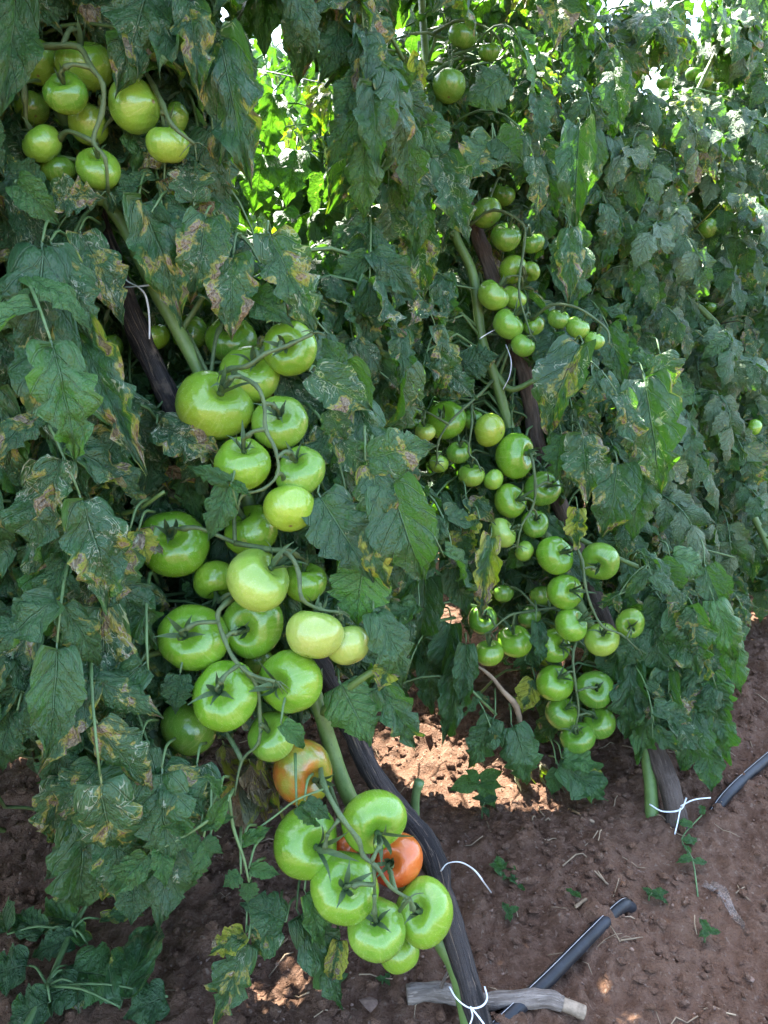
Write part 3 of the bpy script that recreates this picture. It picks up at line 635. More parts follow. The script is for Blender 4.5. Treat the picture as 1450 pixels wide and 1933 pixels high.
LB = MB()
def new_leaflet(mesh, parent, mw, c):
    o = bpy.data.objects.new('leaflet', mesh); link(o, parent, mw); o.color = c; return o
def grow_leaf(key, anchor, az, L, kind=None, e0=None, check=True, young=False):
    """compound leaf: own stalk from the stem, 5-9 leaflets; returns True when kept"""
    pl = plants[key]; pts = pl['pts']; a = np.array(anchor)
    dd = np.linalg.norm(pts-a-np.array([0, 0, -.05]), axis=1); k = int(dd.argmin()); sp = Vector(pts[k])
    e0 = e0 if e0 is not None else random.uniform(-.2, .9); e1 = random.uniform(-1.5, -.7)
    h = Vector((math.cos(az), math.sin(az), 0)); side = Vector((-h.y, h.x, 0))
    q = Vector(anchor); ray = [q.copy()]; tans = []
    nseg = 7; bend = random.uniform(-.35, .35)
    for i in range(nseg):
        t = i/(nseg-1); e = e0+(e1-e0)*t**.8; hh = (h+side*bend*t).normalized()
        tn = hh*math.cos(e)+Vector((0, 0, math.sin(e))); tans.append(tn); q = q+tn*(L*.72/nseg); ray.append(q.copy())
    items = []
    def put(t, s, side_sign, term=False):
        f = t*nseg; i = min(int(f), nseg-1); p = ray[i].lerp(ray[i+1], f-i); tn = tans[i]
        sd = side*side_sign
        nrm = side.cross(tn); nrm = -nrm if nrm.dot(h+Vector((0, 0, .7))) < 0 else nrm
        if term: yd = tn+Vector((0, 0, -.25))
        else: yd = sd*random.uniform(.6, 1.1)+tn*random.uniform(.3, .8)+Vector((0, 0, -random.uniform(-.15, .9)))
        zd = nrm+Vector((random.uniform(-.6, .6), random.uniform(-.7, .2), random.uniform(-.2, .8)))
        if check and blocked(leaf_pts(p, yd, zd, s)): return
        items.append((p, yd, zd, s, t))
    S0 = L*random.uniform(.27, .36)
    put(1., S0*1.25, 0, True)
    for t, f in ((.30, .55), (.55, .95), (.80, 1.0)):
        for sg in (-1, 1): put(t+random.uniform(-.04, .04), S0*f*random.uniform(.8, 1.15), sg)
    if random.random() < .6: put(.42, S0*.3, random.choice((-1, 1)))
    if random.random() < .6: put(.68, S0*.3, random.choice((-1, 1)))
    if len(items) < 2: return False
    tm = max(t[4] for t in items); kk = max(2, int(math.ceil(tm*nseg))+1); ray = ray[:kk]
    # stalk path from the stem
    mid = sp.lerp(ray[0], .5)+Vector((0, 0, .02+.1*(ray[0]-sp).length))
    path = ([sp, mid] if (sp-ray[0]).length < .19 else [ray[0]-tans[0]*.06-Vector((0, 0, .02))])+ray
    if check:
        ok = all(not blocked([sp.lerp(ray[0], f)], False) for f in (.35, .7, 1.)) and all(not blocked([p], False) for p in ray[1::2])
        if not ok:
            path = [ray[0]-tans[0]*.02]+ray
            if any(blocked([p], False) for p in ray[::2]): return False
    mb = MB(); r0 = .0032*L/.3; m = len(path)
    tube(mb, path, [r0*(1-.65*i/(m-1)) for i in range(m)], 5, 1)
    o = mb.build('leaf', M_PETI, pl['root'], tuple(ray[0]))
    knd = kind or random.choices(['ok', 'mined', 'blight', 'yellow', 'young'], [5, 4., 2.6, .0, .9])[0]
    for (p, yd, zd, s, _t) in items:
        new_leaflet(random.choice(LEAFLET), o, frame(p, yd, zd, s, random.choice((-1, 1))*random.uniform(.72, 1.0)), cond(knd))
    pl['n'] += 1
    return True

# ---- shared compound leaves for the plants farther off
def compound_geo(seed, L=.28):
    r = random.Random(seed); rs = random.getstate(); random.seed(seed)
    mb = MB(); e0 = r.uniform(0, .6); e1 = r.uniform(-1.5, -1.0); q = Vector((0, 0, 0)); ray = [q.copy()]; tans = []
    for i in range(6):
        t = i/5; e = e0+(e1-e0)*t; tn = Vector((0, math.cos(e), math.sin(e))); tans.append(tn); q = q+tn*(L*.7/6); ray.append(q.copy())
    k = 0
    for t, f, sg in [(1., 1.25, 0)]+[(a, b, s) for a, b in ((.28, .5), (.55, .9), (.8, 1.)) for s in (-1, 1)]+[(.42, .3, 1), (.67, .3, -1)]:
        ff = t*6; i = min(int(ff), 5); p = ray[i].lerp(ray[i+1], ff-i); tn = tans[i]; sd = Vector((sg, 0, 0))
        yd = tn+Vector((0, 0, -.25)) if sg == 0 else sd*r.uniform(.7, 1.1)+tn*.5+Vector((0, 0, -r.uniform(.2, .8)))
        nrm = Vector((0, -tn.z, tn.y)); zd = nrm+Vector((r.uniform(-.4, .4), r.uniform(-.2, .4), r.uniform(-.1, .4)))
        M = np.array(frame(p, yd, zd, L*.36*f*r.uniform(.85, 1.1), r.choice((-1, 1))))
        V, F, U = GEO_LO[r.randrange(len(GEO_LO))]
        mb.add(V@M[:3, :3].T+M[:3, 3], F, U+np.array([k*3., 0])); k += 1
    n0 = mb.n
    tube(mb, [(0, -.05, -.02)]+[tuple(p) for p in ray], [.0024]*3+[.0016]*5, 4, 1)
    mb.uv[-1][:, :] = (.5, .02)
    random.setstate(rs)
    return mb.mesh('compound_leaf', M_LEAF)
COMP = [compound_geo(500+i) for i in range(10)]
def place_comp(root, loc, az, s, c, name='leaf', tilt=.25):
    o = bpy.data.objects.new(name, random.choice(COMP))
    m = Matrix.Translation(loc) @ Matrix.Rotation(az-math.pi/2, 4, 'Z') @ Matrix.Rotation(random.uniform(-tilt, tilt), 4, 'Y') @ Matrix.Rotation(random.uniform(-tilt, tilt), 4, 'X') @ Matrix.Scale(s, 4)
    link(o, root, m); o.color = c; return o
COMP_S = []
for me in COMP:
    a_ = np.zeros(len(me.vertices)*3); me.vertices.foreach_get('co', a_); COMP_S.append(a_.reshape(-1, 3)[5::23])
def comp_pick(v, az, s, tilt=.25):
    i = random.randrange(len(COMP))
    m = Matrix.Translation(v) @ Matrix.Rotation(az-math.pi/2, 4, 'Z') @ Matrix.Rotation(random.uniform(-tilt, tilt), 4, 'Y') @ Matrix.Rotation(random.uniform(-tilt, tilt), 4, 'X') @ Matrix.Scale(s, 4)
    M = np.array(m); return i, m, [Vector(q) for q in COMP_S[i]@M[:3, :3].T+M[:3, 3]]
def intrude(q):
    for w in q:
        px, py, d = proj(w)
        if -40 < px < 1490 and -40 < py < 1980 and d < interp(DROW, px)+.03: return True
    return False
def comp_pts(loc, az, s):
    h = Vector((math.cos(az), math.sin(az), 0)); sd = Vector((-h.y, h.x, 0)); b = Vector(loc)
    return [b+h*(.08*s), b+h*(.13*s)+Vector((0, 0, -.08*s)), b+h*(.14*s)+Vector((0, 0, -.2*s)), b+h*(.1*s)+sd*(.09*s)+Vector((0, 0, -.06*s)), b+h*(.1*s)-sd*(.09*s)+Vector((0, 0, -.06*s)),
            b+h*(.13*s)+sd*(.08*s)+Vector((0, 0, -.14*s)), b+h*(.13*s)-sd*(.08*s)+Vector((0, 0, -.14*s))]

DROW = [(-900, .80), (-300, .86), (0, .97), (400, 1.04), (620, 1.14), (800, 1.46), (1000, 1.52), (1150, 1.75), (1275, 2.0), (1450, 2.35), (1900, 3.0)]
def which(px, py):
    if px < 0 or (px < 330 and py > 930): return 'E'
    if px < 640 or (px < 760 and py > 700): return 'A'
    if px < 1190 or (px < 1400 and py > 1010): return 'B'
    if px < 1330: return 'C'
    return 'D' if px < 1430 or py > 600 else 'F'
def cam_az(v): return math.atan2(-v.y, -v.x)
counts = {}
OVER = {}
COMP_NP = [None]*len(COMP)
def overflow(key, i, m):
    if COMP_NP[i] is None:
        me = COMP[i]; a = np.zeros(len(me.vertices)*3); me.vertices.foreach_get('co', a)
        uv = np.zeros((len(me.vertices), 2)); li = np.zeros(len(me.loops), int); me.loops.foreach_get('vertex_index', li); lu = np.zeros(len(me.loops)*2); me.uv_layers[0].data.foreach_get('uv', lu)
        uv[li] = lu.reshape(-1, 2); COMP_NP[i] = (a.reshape(-1, 3), [tuple(p.vertices) for p in me.polygons], uv)
    V, F, U = COMP_NP[i]; M = np.array(m)
    mb = OVER.setdefault(key, MB()); k = 31*random.randrange(200)
    mb.add(V@M[:3, :3].T+M[:3, 3], F, U+np.array([k, 0]))
def scatter(n, x0, x1, y0, y1, dlo, dhi, Lr=(.24, .34), kind=None, near=True, thin=None):
    for _ in range(n):
        px = random.uniform(x0, x1); py = random.uniform(y0, y1)
        if thin and random.random() < thin(px, py): continue
        d = interp(DROW, px)+random.uniform(dlo, dhi); v = P(px, py, d)
        if v.z > 2.15 or v.z < .12: continue
        key = which(px, py); pl = plants[key]
        full = pl['n'] >= 298 or v.y < .2 or py < -90
        az = cam_az(v)+random.gauss(0, .75)
        if dlo > .08: az = random.uniform(0, 6.28)
        if full and px > -90 and py > -90 and near is False and thin and thin(px, py) > 0: continue
        if full:
            s = random.uniform(.85, 1.2) if px < 1050 else random.uniform(.5, .75)
            i, m, q = comp_pick(v, az, s)
            if not blocked(q) and not intrude(q): overflow(key, i, m)
            continue
        if key in 'CDF' or not near:
            s = random.uniform(.8, 1.1) if px < 950 else random.uniform(.55, .92)
            i, m, q = comp_pick(v, az, s, .45)
            if blocked(q) or (not near and intrude(q)): continue
            k = kind or random.choices(['ok', 'mined', 'blight', 'yellow', 'young'], [5, 6, 1.2, .08, .6])[0]
            o = bpy.data.objects.new('leaf', COMP[i]); link(o, pl['root'], m); o.color = cond(k); pl['n'] += 1
        else: grow_leaf(key, v, az, random.uniform(*Lr), kind)

# ---- hand placed leaves: plant, base px, tip px, width px, depth, state, tilt
HL = [
 ('A', 275, -25, 228, 165, 120, .84, 'mined'), ('A', 330, -30, 300, 110, 80, .86, 'mined'), ('A', 350, -10, 380, 165, 48, .85, 'blight'), ('A', 415, 60, 468, 335, 100, .88, 'blight'),
 ('E', 30, -20, 8, 205, 75, .80, 'ok'), ('A', 75, 355, 15, 300, 60, .84, 'ok'), ('A', 95, 372, 195, 372, 78, .84, 'blight'), ('A', 28, 345, 108, 415, 62, .83, 'young'),
 ('A', 80, 455, 55, 705, 120, .82, 'mined'), ('A', 85, 560, 118, 880, 118, .825, 'blight'), ('A', 45, 540, 10, 700, 80, .83, 'ok'), ('A', 95, 455, 172, 640, 92, .825, 'mined'), ('A', 135, 600, 272, 885, 104, .83, 'blight'), ('A', 100, 700, 62, 850, 84, .84, 'mined'), ('E', 55, 640, -15, 800, 90, .82, 'mined'), ('A', 150, 435, 232, 600, 90, .86, 'blight'),
 ('A', 225, 815, 155, 940, 108, .86, 'blight'), ('A', 296, 800, 415, 862, 84, .905, 'blight'), ('A', 366, 388, 352, 295, 80, .89, 'mined'), ('A', 262, 370, 345, 600, 105, .88, 'mined'),
 ('A', 388, 405, 366, 560, 92, .89, 'blight'), ('A', 440, 480, 436, 628, 92, .90, 'blight'), ('A', 505, 435, 600, 632, 105, .90, 'mined'), ('A', 250, 330, 205, 395, 60, .90, 'ok'),
 ('A', 585, 700, 702, 772, 88, .90, 'blight'), ('A', 620, 770, 650, 830, 55, .92, 'mined'), ('A', 690, 868, 818, 838, 92, .90, 'blight'), ('A', 600, 930, 702, 1092, 120, .915, 'dark'),
 ('A', 690, 1050, 672, 1180, 118, .93, 'pale'), ('A', 735, 905, 800, 1095, 120, .90, 'ok'), ('A', 700, 870, 725, 1010, 80, .91, 'blight'), ('A', 705, 1150, 772, 1290, 78, .92, 'ok'),
 ('A', 690, 985, 728, 1110, 60, .905, 'yellow'), ('A', 640, 1285, 700, 1405, 105, .95, 'young'), ('A', 712, 1290, 792, 1415, 66, .95, 'ok'), ('A', 742, 1252, 715, 1300, 55, .92, 'yellow'),
 ('A', 640, 830, 700, 900, 60, .93, 'mined'), ('A', 645, 690, 610, 640, 50, .92, 'ok'),
 ('E', 108, 992, 98, 1188, 96, .85, 'pale'), ('E', 118, 925, 165, 1010, 64, .85, 'young'), ('E', 245, 1000, 205, 1145, 84, .86, 'blight'), ('E', 262, 1000, 280, 1060, 56, .865, 'yellow'),
 ('E', 140, 1180, 172, 1305, 100, .86, 'dark'), ('E', 62, 1180, -10, 1320, 84, .85, 'blight'), ('E', 28, 1330, -5, 1460, 74, .84, 'ok'), ('E', 150, 1120, 175, 1200, 60, .88, 'ok'), ('E', 215, 1550, 232, 1705, 96, .86, 'ok'), ('E', 372, 1440, 388, 1570, 76, .86, 'mined'), ('E', 262, 1620, 246, 1745, 84, .87, 'dark'), ('E', 130, 1380, 92, 1490, 80, .85, 'ok'), ('E', 120, 1455, 95, 1600, 84, .86, 'blight'), ('E', 340, 1270, 330, 1345, 60, .88, 'ok'),
 ('E', 265, 1395, 205, 1580, 120, .845, 'ok'), ('E', 190, 1445, 105, 1540, 96, .84, 'blight'), ('E', 305, 1450, 318, 1640, 125, .84, 'ok'), ('E', 340, 1560, 292, 1758, 108, .86, 'dark'),
 ('E', 160, 1530, 148, 1735, 125, .87, 'dark'), ('E', 300, 1450, 390, 1540, 92, .85, 'blight'), ('E', 232, 1290, 235, 1360, 54, .87, 'ok'), ('E', 250, 1590, 190, 1700, 60, .90, 'yellow'),
 ('A', 432, 912, 396, 1018, 62, .87, 'clean'), ('A', 436, 912, 358, 880, 30, .865, 'clean'), ('A', 438, 912, 468, 930, 20, .87, 'clean'),
 ('E', 285, 1608, 212, 1685, 58, .83, 'clean'), ('E', 303, 1600, 312, 1672, 40, .83, 'clean'), ('E', 350, 1570, 310, 1562, 24, .83, 'clean'), ('E', 352, 1572, 372, 1610, 34, .825, 'clean'),
 ('E', 395, 1590, 362, 1670, 34, .825, 'clean'), ('E', 400, 1560, 430, 1500, 26, .83, 'clean'), ('E', 385, 1580, 420, 1610, 28, .825, 'clean'), ('E', 380, 1562, 440, 1540, 30, .83, 'clean'), ('E', 415, 1500, 395, 1465, 24, .83, 'clean'),
 ('A', 455, 1650, 422, 1672, 36, .85, 'clean'), ('A', 470, 1665, 468, 1705, 38, .85, 'clean'), ('A', 470, 1640, 528, 1650, 30, .85, 'clean'), ('A', 458, 1592, 508, 1562, 28, .85, 'clean'),
 ('A', 540, 1740, 462, 1705, 78, .90, 'ok'), ('A', 530, 1745, 470, 1790, 88, .90, 'blight'), ('A', 470, 1770, 405, 1935, 84, .90, 'blight'), ('A', 465, 1760, 395, 1800, 50, .905, 'yellow'),
 ('A', 560, 1715, 652, 1905, 90, .93, 'dark'), ('A', 575, 1680, 612, 1795, 36, .91, 'pale'), ('A', 640, 1770, 625, 1860, 40, .94, 'yellow'),
 ('A', 530, 1365, 575, 1412, 38, .865, 'clean'), ('A', 560, 1520, 600, 1560, 34, .87, 'young'), ('A', 575, 1510, 625, 1545, 36, .87, 'ok'),
 ('B', 725, 195, 625, 385, 118, 1.22, 'mined'), ('B', 700, 190, 620, 240, 70, 1.24, 'mined'), ('B', 795, 212, 838, 315, 82, 1.24, 'mined'), ('B', 825, 290, 886, 455, 92, 1.24, 'mined'),
 ('B', 790, 105, 768, 212, 44, 1.22, 'yellow'), ('B', 930, 262, 868, 345, 92, 1.26, 'mined'), ('B', 935, 258, 985, 300, 60, 1.26, 'ok'), ('B', 690, 385, 702, 565, 96, 1.24, 'blight'),
 ('B', 705, 335, 800, 432, 78, 1.26, 'mined'), ('B', 780, 420, 800, 560, 70, 1.28, 'blight'), ('B', 745, 560, 770, 690, 90, 1.28, 'blight'), ('B', 960, 140, 880, 190, 90, 1.28, 'ok'),
 ('B', 625, 92, 642, 180, 48, 1.2, 'mined'), ('B', 595, 30, 560, 105, 60, 1.2, 'mined'), ('B', 1095, 235, 1085, 420, 60, 1.34, 'mined'), ('B', 1075, 425, 1076, 562, 54, 1.34, 'blight'), ('B', 1020, 20, 1012, 60, 50, 1.35, 'mined'),
 ('B', 1160, 130, 1172, 240, 58, 1.4, 'mined'), ('B', 1005, 150, 985, 215, 52, 1.36, 'ok'), ('B', 1100, 645, 1030, 812, 92, 1.34, 'blight'), ('B', 1098, 815, 1112, 938, 86, 1.35, 'blight'),
 ('B', 1215, 705, 1250, 925, 108, 1.38, 'mined'), ('B', 1245, 665, 1270, 730, 70, 1.39, 'blight'), ('B', 1060, 815, 1050, 905, 60, 1.38, 'ok'), ('B', 1165, 870, 1145, 1010, 84, 1.38, 'mined'), ('B', 1210, 870, 1195, 1020, 80, 1.40, 'ok'),
 ('B', 1090, 955, 1090, 1034, 42, 1.35, 'yellow'), ('A', 495, 285, 480, 395, 80, 1.36, 'young'), ('A', 515, 170, 505, 290, 60, 1.38, 'young'), ('A', 560, 280, 540, 380, 70, 1.42, 'young'), ('A', 455, 30, 440, 90, 70, 1.2, 'young'), ('A', 600, 160, 605, 230, 50, 1.45, 'yellow'), ('A', 535, 395, 560, 460, 56, 1.4, 'young'), ('B', 928, 1005, 905, 1160, 40, 1.33, 'yellow'), ('B', 915, 1090, 908, 1165, 36, 1.33, 'yellow'), ('B', 870, 1000, 880, 1060, 54, 1.36, 'yellow'), ('B', 880, 940, 935, 985, 42, 1.36, 'blight'),
 ('B', 1290, 1140, 1315, 1275, 96, 1.38, 'ok'), ('B', 1345, 1125, 1395, 1260, 58, 1.40, 'young'), ('B', 1265, 1050, 1340, 1080, 60, 1.4, 'young'), ('B', 1240, 1060, 1290, 1120, 60, 1.39, 'ok'), ('B', 1330, 1065, 1365, 1150, 60, 1.42, 'ok'),
 ('B', 1210, 1190, 1170, 1260, 60, 1.42, 'ok'), ('B', 1290, 1280, 1330, 1360, 80, 1.42, 'blight'), ('B', 1225, 1310, 1205, 1440, 50, 1.42, 'young'), ('B', 1310, 1330, 1290, 1455, 70, 1.42, 'ok'), ('B', 1340, 1260, 1375, 1360, 60, 1.42, 'young'),
 ('B', 1330, 1400, 1345, 1495, 56, 1.44, 'ok'), ('B', 865, 1230, 842, 1402, 60, 1.42, 'dark'), ('B', 880, 1210, 870, 1330, 50, 1.40, 'ok'), ('B', 935, 1350, 885, 1450, 60, 1.42, 'ok'), ('B', 965, 1365, 1002, 1485, 72, 1.42, 'ok'),
 ('B', 1050, 1440, 1148, 1505, 84, 1.44, 'ok'), ('B', 762, 1195, 748, 1330, 60, 1.5, 'dark'), ('B', 805, 1235, 815, 1345, 56, 1.48, 'ok'), ('B', 708, 1230, 722, 1330, 56, 1.5, 'dark'), ('B', 852, 1170, 828, 1290, 56, 1.45, 'ok'), ('B', 1195, 1240, 1185, 1400, 66, 1.43, 'ok'), ('B', 1170, 1230, 1150, 1290, 60, 1.46, 'dark'), ('B', 1262, 1260, 1255, 1385, 64, 1.41, 'ok'), ('B', 1235, 1180, 1245, 1290, 66, 1.42, 'ok'), ('B', 1375, 1190, 1400, 1310, 50, 1.42, 'young'), ('B', 1250, 1130, 1225, 1230, 66, 1.43, 'ok'), ('B', 1320, 1200, 1300, 1310, 60, 1.41, 'blight'), ('B', 1350, 1330, 1372, 1440, 56, 1.42, 'ok'), ('B', 1060, 1430, 1135, 1448, 46, 1.43, 'young'), ('B', 1055, 1450, 1040, 1500, 36, 1.44, 'ok'), ('B', 1010, 1280, 985, 1345, 50, 1.46, 'yellow'), ('B', 1012, 1170, 1022, 1255, 26, 1.42, 'dark'),
 ('B', 800, 1080, 795, 1220, 66, 1.36, 'ok'), ('B', 850, 1050, 882, 1160, 66, 1.36, 'ok'), ('B', 780, 1180, 830, 1270, 60, 1.5, 'dark'), ('B', 870, 690, 940, 670, 74, 1.42, 'ok'), ('B', 720, 770, 750, 800, 40, 1.3, 'yellow'),
 ('A', 905, 980, 870, 1010, 40, 1.3, 'yellow'),
]
for (key, bx, by, tx, ty, w, d, st) in HL:
    pl = plants[key]; b = P(bx, by, d+random.uniform(0, .01)); t = P(tx, ty, d+random.uniform(-.02, .015))
    yd = t-b; s = yd.length*1.0; wm = w*d/FPX
    tocam = (C0-b).normalized(); zd = tocam+Vector((random.uniform(-.35, .35), 0, random.uniform(.1, .6)))
    i = random.randrange(len(LEAFLET)); sx = wm/(2*SPEC[i]['W']*s)*1.08
    sx = max(.6, min(1.9, sx))
    # lift the base so that the drooping blade still ends at the tip
    dr = SPEC[i]['droop']; Z = (zd-yd.normalized()*zd.dot(yd.normalized())).normalized()
    yd2 = yd.normalized()+Z*(.32*dr)
    s *= 1/(1-.10*dr)
    o = bpy.data.objects.new('leaf', LEAFLET[i]); link(o, pl['root'], frame(b, yd2, zd, s, sx*random.choice((-1, 1)))); o.color = cond(st); pl['n'] += 1
    # stalk
    mb = MB(); back = b+Vector((random.uniform(-.01, .01), .05, random.uniform(-.02, .035))); up = b.lerp(back, .4)+Vector((0, 0, .012))
    tube(mb, [b-yd.normalized()*.0, up, back], [.0013, .0017, .002], 5, 3)
    mb.build('petiole', M_PETI, pl['root'], tuple(b))

# ---- canopy
SKIRT = True
def thin_gap(px, py):
    """openings in the leaf wall"""
    p = 0.
    if 435 < px < 625 and 60 < py < 470: p = .93
    if 640 < px < 860 and 40 < py < 150: p = .6
    if px > 1130 and py < 260: p = .08
    if math.hypot(px-1195, py-140) < 55 or math.hypot(px-1165, py-270) < 22: p = .92
    return p
scatter(45, 1190, 1400, 1030, 1400, -.52, -.42, (.18, .25))
scatter(130, -80, 640, -60, 1400, -.07, 0, (.27, .36), thin=thin_gap)
scatter(200, 600, 1400, -60, 1420, -.07, .03, (.25, .34), thin=thin_gap)
scatter(330, -80, 640, -60, 1650, 0, .14, (.28, .37), thin=thin_gap)
scatter(400, 600, 1400, -60, 1420, .02, .20, (.27, .36), thin=thin_gap)
scatter(900, 1090, 1560, -60, 1180, -.25, .10, thin=thin_gap)
scatter(900, 1090, 1560, -60, 1180, .05, .45, near=False, thin=thin_gap)
scatter(520, -100, 1100, 0, 1330, .14, .42, near=False, thin=thin_gap)
scatter(300, 650, 1330, -200, 950, .3, .62, near=False, thin=thin_gap)  # deeper back leaves, added to keep sun off the near soil
scatter(120, -100, 650, 450, 1200, .3, .6, near=False, thin=thin_gap)
# top of the row above the frame, and the row outside the frame on both sides: it shades the near side
scatter(620, -500, 1150, -900, -90, -.02, .34, near=False)
scatter(160, -500, 1150, -900, -420, -.22, 0, near=False)
scatter(200, 1150, 1900, -260, 0, -.15, .3, near=False)
scatter(120, -700, -90, 0, 1300, -.1, .2, near=False)
scatter(100, 1560, 2000, 0, 1000, -.1, .3, near=False)

n_ = 0  # extra leaves added along the sun rays to shade the near soil
for _ in range(4200):
    gx, gy = random.uniform(-.5, .9), random.uniform(.7, 1.35); z = random.uniform(.45, 2.05); t = z/sun_dir.z; v = Vector((gx, gy, 0))+sun_dir*t
    sN = (Vector((v.x, v.y))-ROW0).dot(ROWN)
    if not -.05 < sN < .62: continue
    px, py, d = proj(v)
    if thin_gap(px, py) > 0 and py > -60: continue
    vis = px > 880 and py > -80
    if vis and d < interp(DROW, px)-.22: continue
    i, m, q = comp_pick(v, random.uniform(0, 6.28), random.uniform(.5, .7) if vis else random.uniform(.85, 1.2))
    if blocked(q) or intrude(q): continue
    overflow(which(px, py), i, m); n_ += 1
    if n_ > 520: break
# close the canopy wherever the near soil would still catch the sun
bpy.context.view_layer.update(); dg = bpy.context.evaluated_depsgraph_get()
lit = []; added = []
for gx in np.arange(-.45, .95, .045):
    for gy in np.arange(.66, 1.5, .045):
        p = Vector((gx+random.uniform(-.015, .015), gy, gz(gx, gy)+.02)); px, py, d = proj(p)
        if not (-100 < px < 1560 and 1200 < py < 2050) or any(math.hypot(px-a, (py-b)) < r for a, b, r in ((850, 1460, 85), (990, 1510, 35), (755, 1425, 45), (545, 1850, 40), (420, 1690, 40))): continue
        if not S.ray_cast(dg, p, sun_dir)[0]: lit.append(p)
for p in lit+[w+Vector((.02, .01, 0)) for w in lit]:
    if any((a-p-sun_dir*(a-p).dot(sun_dir)).length < .018 for a in added): continue
    for _ in range(150):
        z = random.uniform(.35, 2.3); v = p+sun_dir*(z/sun_dir.z); sN = (Vector((v.x, v.y))-ROW0).dot(ROWN)
        if not -.12 < sN < 1.05: continue
        vis = proj(v)[0] > 880 and proj(v)[1] > -80
        if vis and _ < 40: continue
        i, m, q = comp_pick(v, random.uniform(0, 6.28), random.uniform(.5, .75) if vis else random.uniform(.85, 1.25)); cen = sum(q, Vector())/len(q); sh = v-cen
        q = [w+sh for w in q]
        if intrude(q) or (blocked(q) and _ < 120): continue
        if any(proj(w)[2] < .5 or (proj(w)[1] > -20 and blocked([w])) for w in q): continue
        overflow(which(*proj(v)[:2]), i, Matrix.Translation(sh) @ m); added.append(v); break
print('lit', len(lit), 'added', len(added))
for key, mb in OVER.items():
    o = mb.build('inner_and_shade_foliage', M_LEAF, plants[key]['root']); o['kind'] = 'stuff'; o.color = (.7, .5, .1, .1)  # inner and above-frame leaves, joined with those added only to block the sun
# ------------------------------------------------------------------ second row behind
LAB2 = ['tomato plant of the row behind, seen through the gap at the upper left', 'backlit tomato plant of the row behind, showing yellow green through the opening left of centre',
        'tomato plant of the row behind, dark between the two near plants', 'tomato plant of the row behind, behind the second plant', 'tomato plant of the row behind, behind the grey green plant',
        'tomato plant of the row behind under the sky gap at the upper right', 'far tomato plant of the row behind at the right edge', 'tomato plant of the row behind past the left edge']
for i, k in enumerate((-1, 0, 1, 2, 3, 4, 5.2, -2)):
    b2 = ROW0+ROWN*(1.25+random.uniform(-.05, .05))+ROWD*(k*.62-.35)
    root = empty('tomato_plant', (b2.x, b2.y, gz(b2.x, b2.y, False)))
    tag(root, LAB2[i], 'tomato plant', 'tomato plants of the row behind')
    H = random.uniform(1.5, 1.75); mb = MB()
    sp = [Vector((b2.x-.12*t+.03*math.sin(t*5+i), b2.y+.1*t, -.03+H*t)) for t in np.linspace(0, 1, 7)]
    tube(mb, sp, [.011-.001*j for j in range(7)], 7, 3); mb.build('stem', M_STEM, root, tuple(sp[0]))
    for j in range(190):
        t = random.random()**.8; z = .22+t*(H-.12); r = random.uniform(.0, .24); a = random.uniform(0, 6.28)
        st = sp[0].lerp(sp[-1], z/H)
        loc = Vector((st.x, st.y, z))+ROWD.to_3d()*random.uniform(-.3, .3)+ROWN.to_3d()*random.uniform(-.16, .16)
        a2 = random.uniform(0, 6.28)
        if any(sunwin(q) for q in comp_pts(loc, a2, 1.)): continue
        px_, py_, _d = proj(loc)
        if px_ > 1120 and py_ < 260 and random.random() < .15: continue
        if 430 < px_ < 640 and 30 < py_ < 480 and random.random() < .12: continue
        place_comp(root, loc, a2, random.uniform(.8, 1.2), cond(random.choices(['ok', 'mined', 'blight', 'yellow', 'young'], [4, 2, 1.5, 1., 2])[0]))

for i, k in enumerate((-1.5, -.5, .5, 1.5, 2.5, 3.5, 4.6, 5.8)):
    b3 = ROW0+ROWN*(2.7+random.uniform(-.05, .05))+ROWD*(k*.75-.5)
    root = empty('tomato_plant', (b3.x, b3.y, gz(b3.x, b3.y, False)))
    tag(root, ['sunlit tomato plant two rows behind, glimpsed beside the top left cluster', 'sunlit tomato plant two rows behind, on the left of the bright opening', 'sunlit tomato plant two rows behind, on the right of the bright opening', 'sunlit tomato plant two rows behind, above the shaded tomatoes at the top centre',
         'sunlit tomato plant two rows behind, behind the upper cluster of the second plant', 'sunlit tomato plant two rows behind, left of the pale slanting stem at the upper right', 'sunlit tomato plant two rows behind, under the sky gap at the upper right', 'sunlit tomato plant two rows behind, last one towards the upper right corner'][i], 'tomato plant', 'sunlit plants two rows behind')
    H = random.uniform(1.9, 2.15); mb = MB(); sp = [Vector((b3.x-.1*t, b3.y+.08*t, -.03+H*t)) for t in np.linspace(0, 1, 5)]
    tube(mb, sp, [.011-.001*j for j in range(5)], 6, 3); mb.build('stem', M_STEM, root, tuple(sp[0]))
    for j in range(150):
        z = .25+random.random()*(H-.1); st = sp[0].lerp(sp[-1], min(1, z/H))
        place_comp(root, Vector((st.x, st.y, z))+ROWD.to_3d()*random.uniform(-.4, .4)+ROWN.to_3d()*random.uniform(-.18, .18), random.uniform(0, 6.28), random.uniform(.8, 1.3), cond(random.choices(['ok', 'young', 'blight'], [3, 3, 1])[0]))

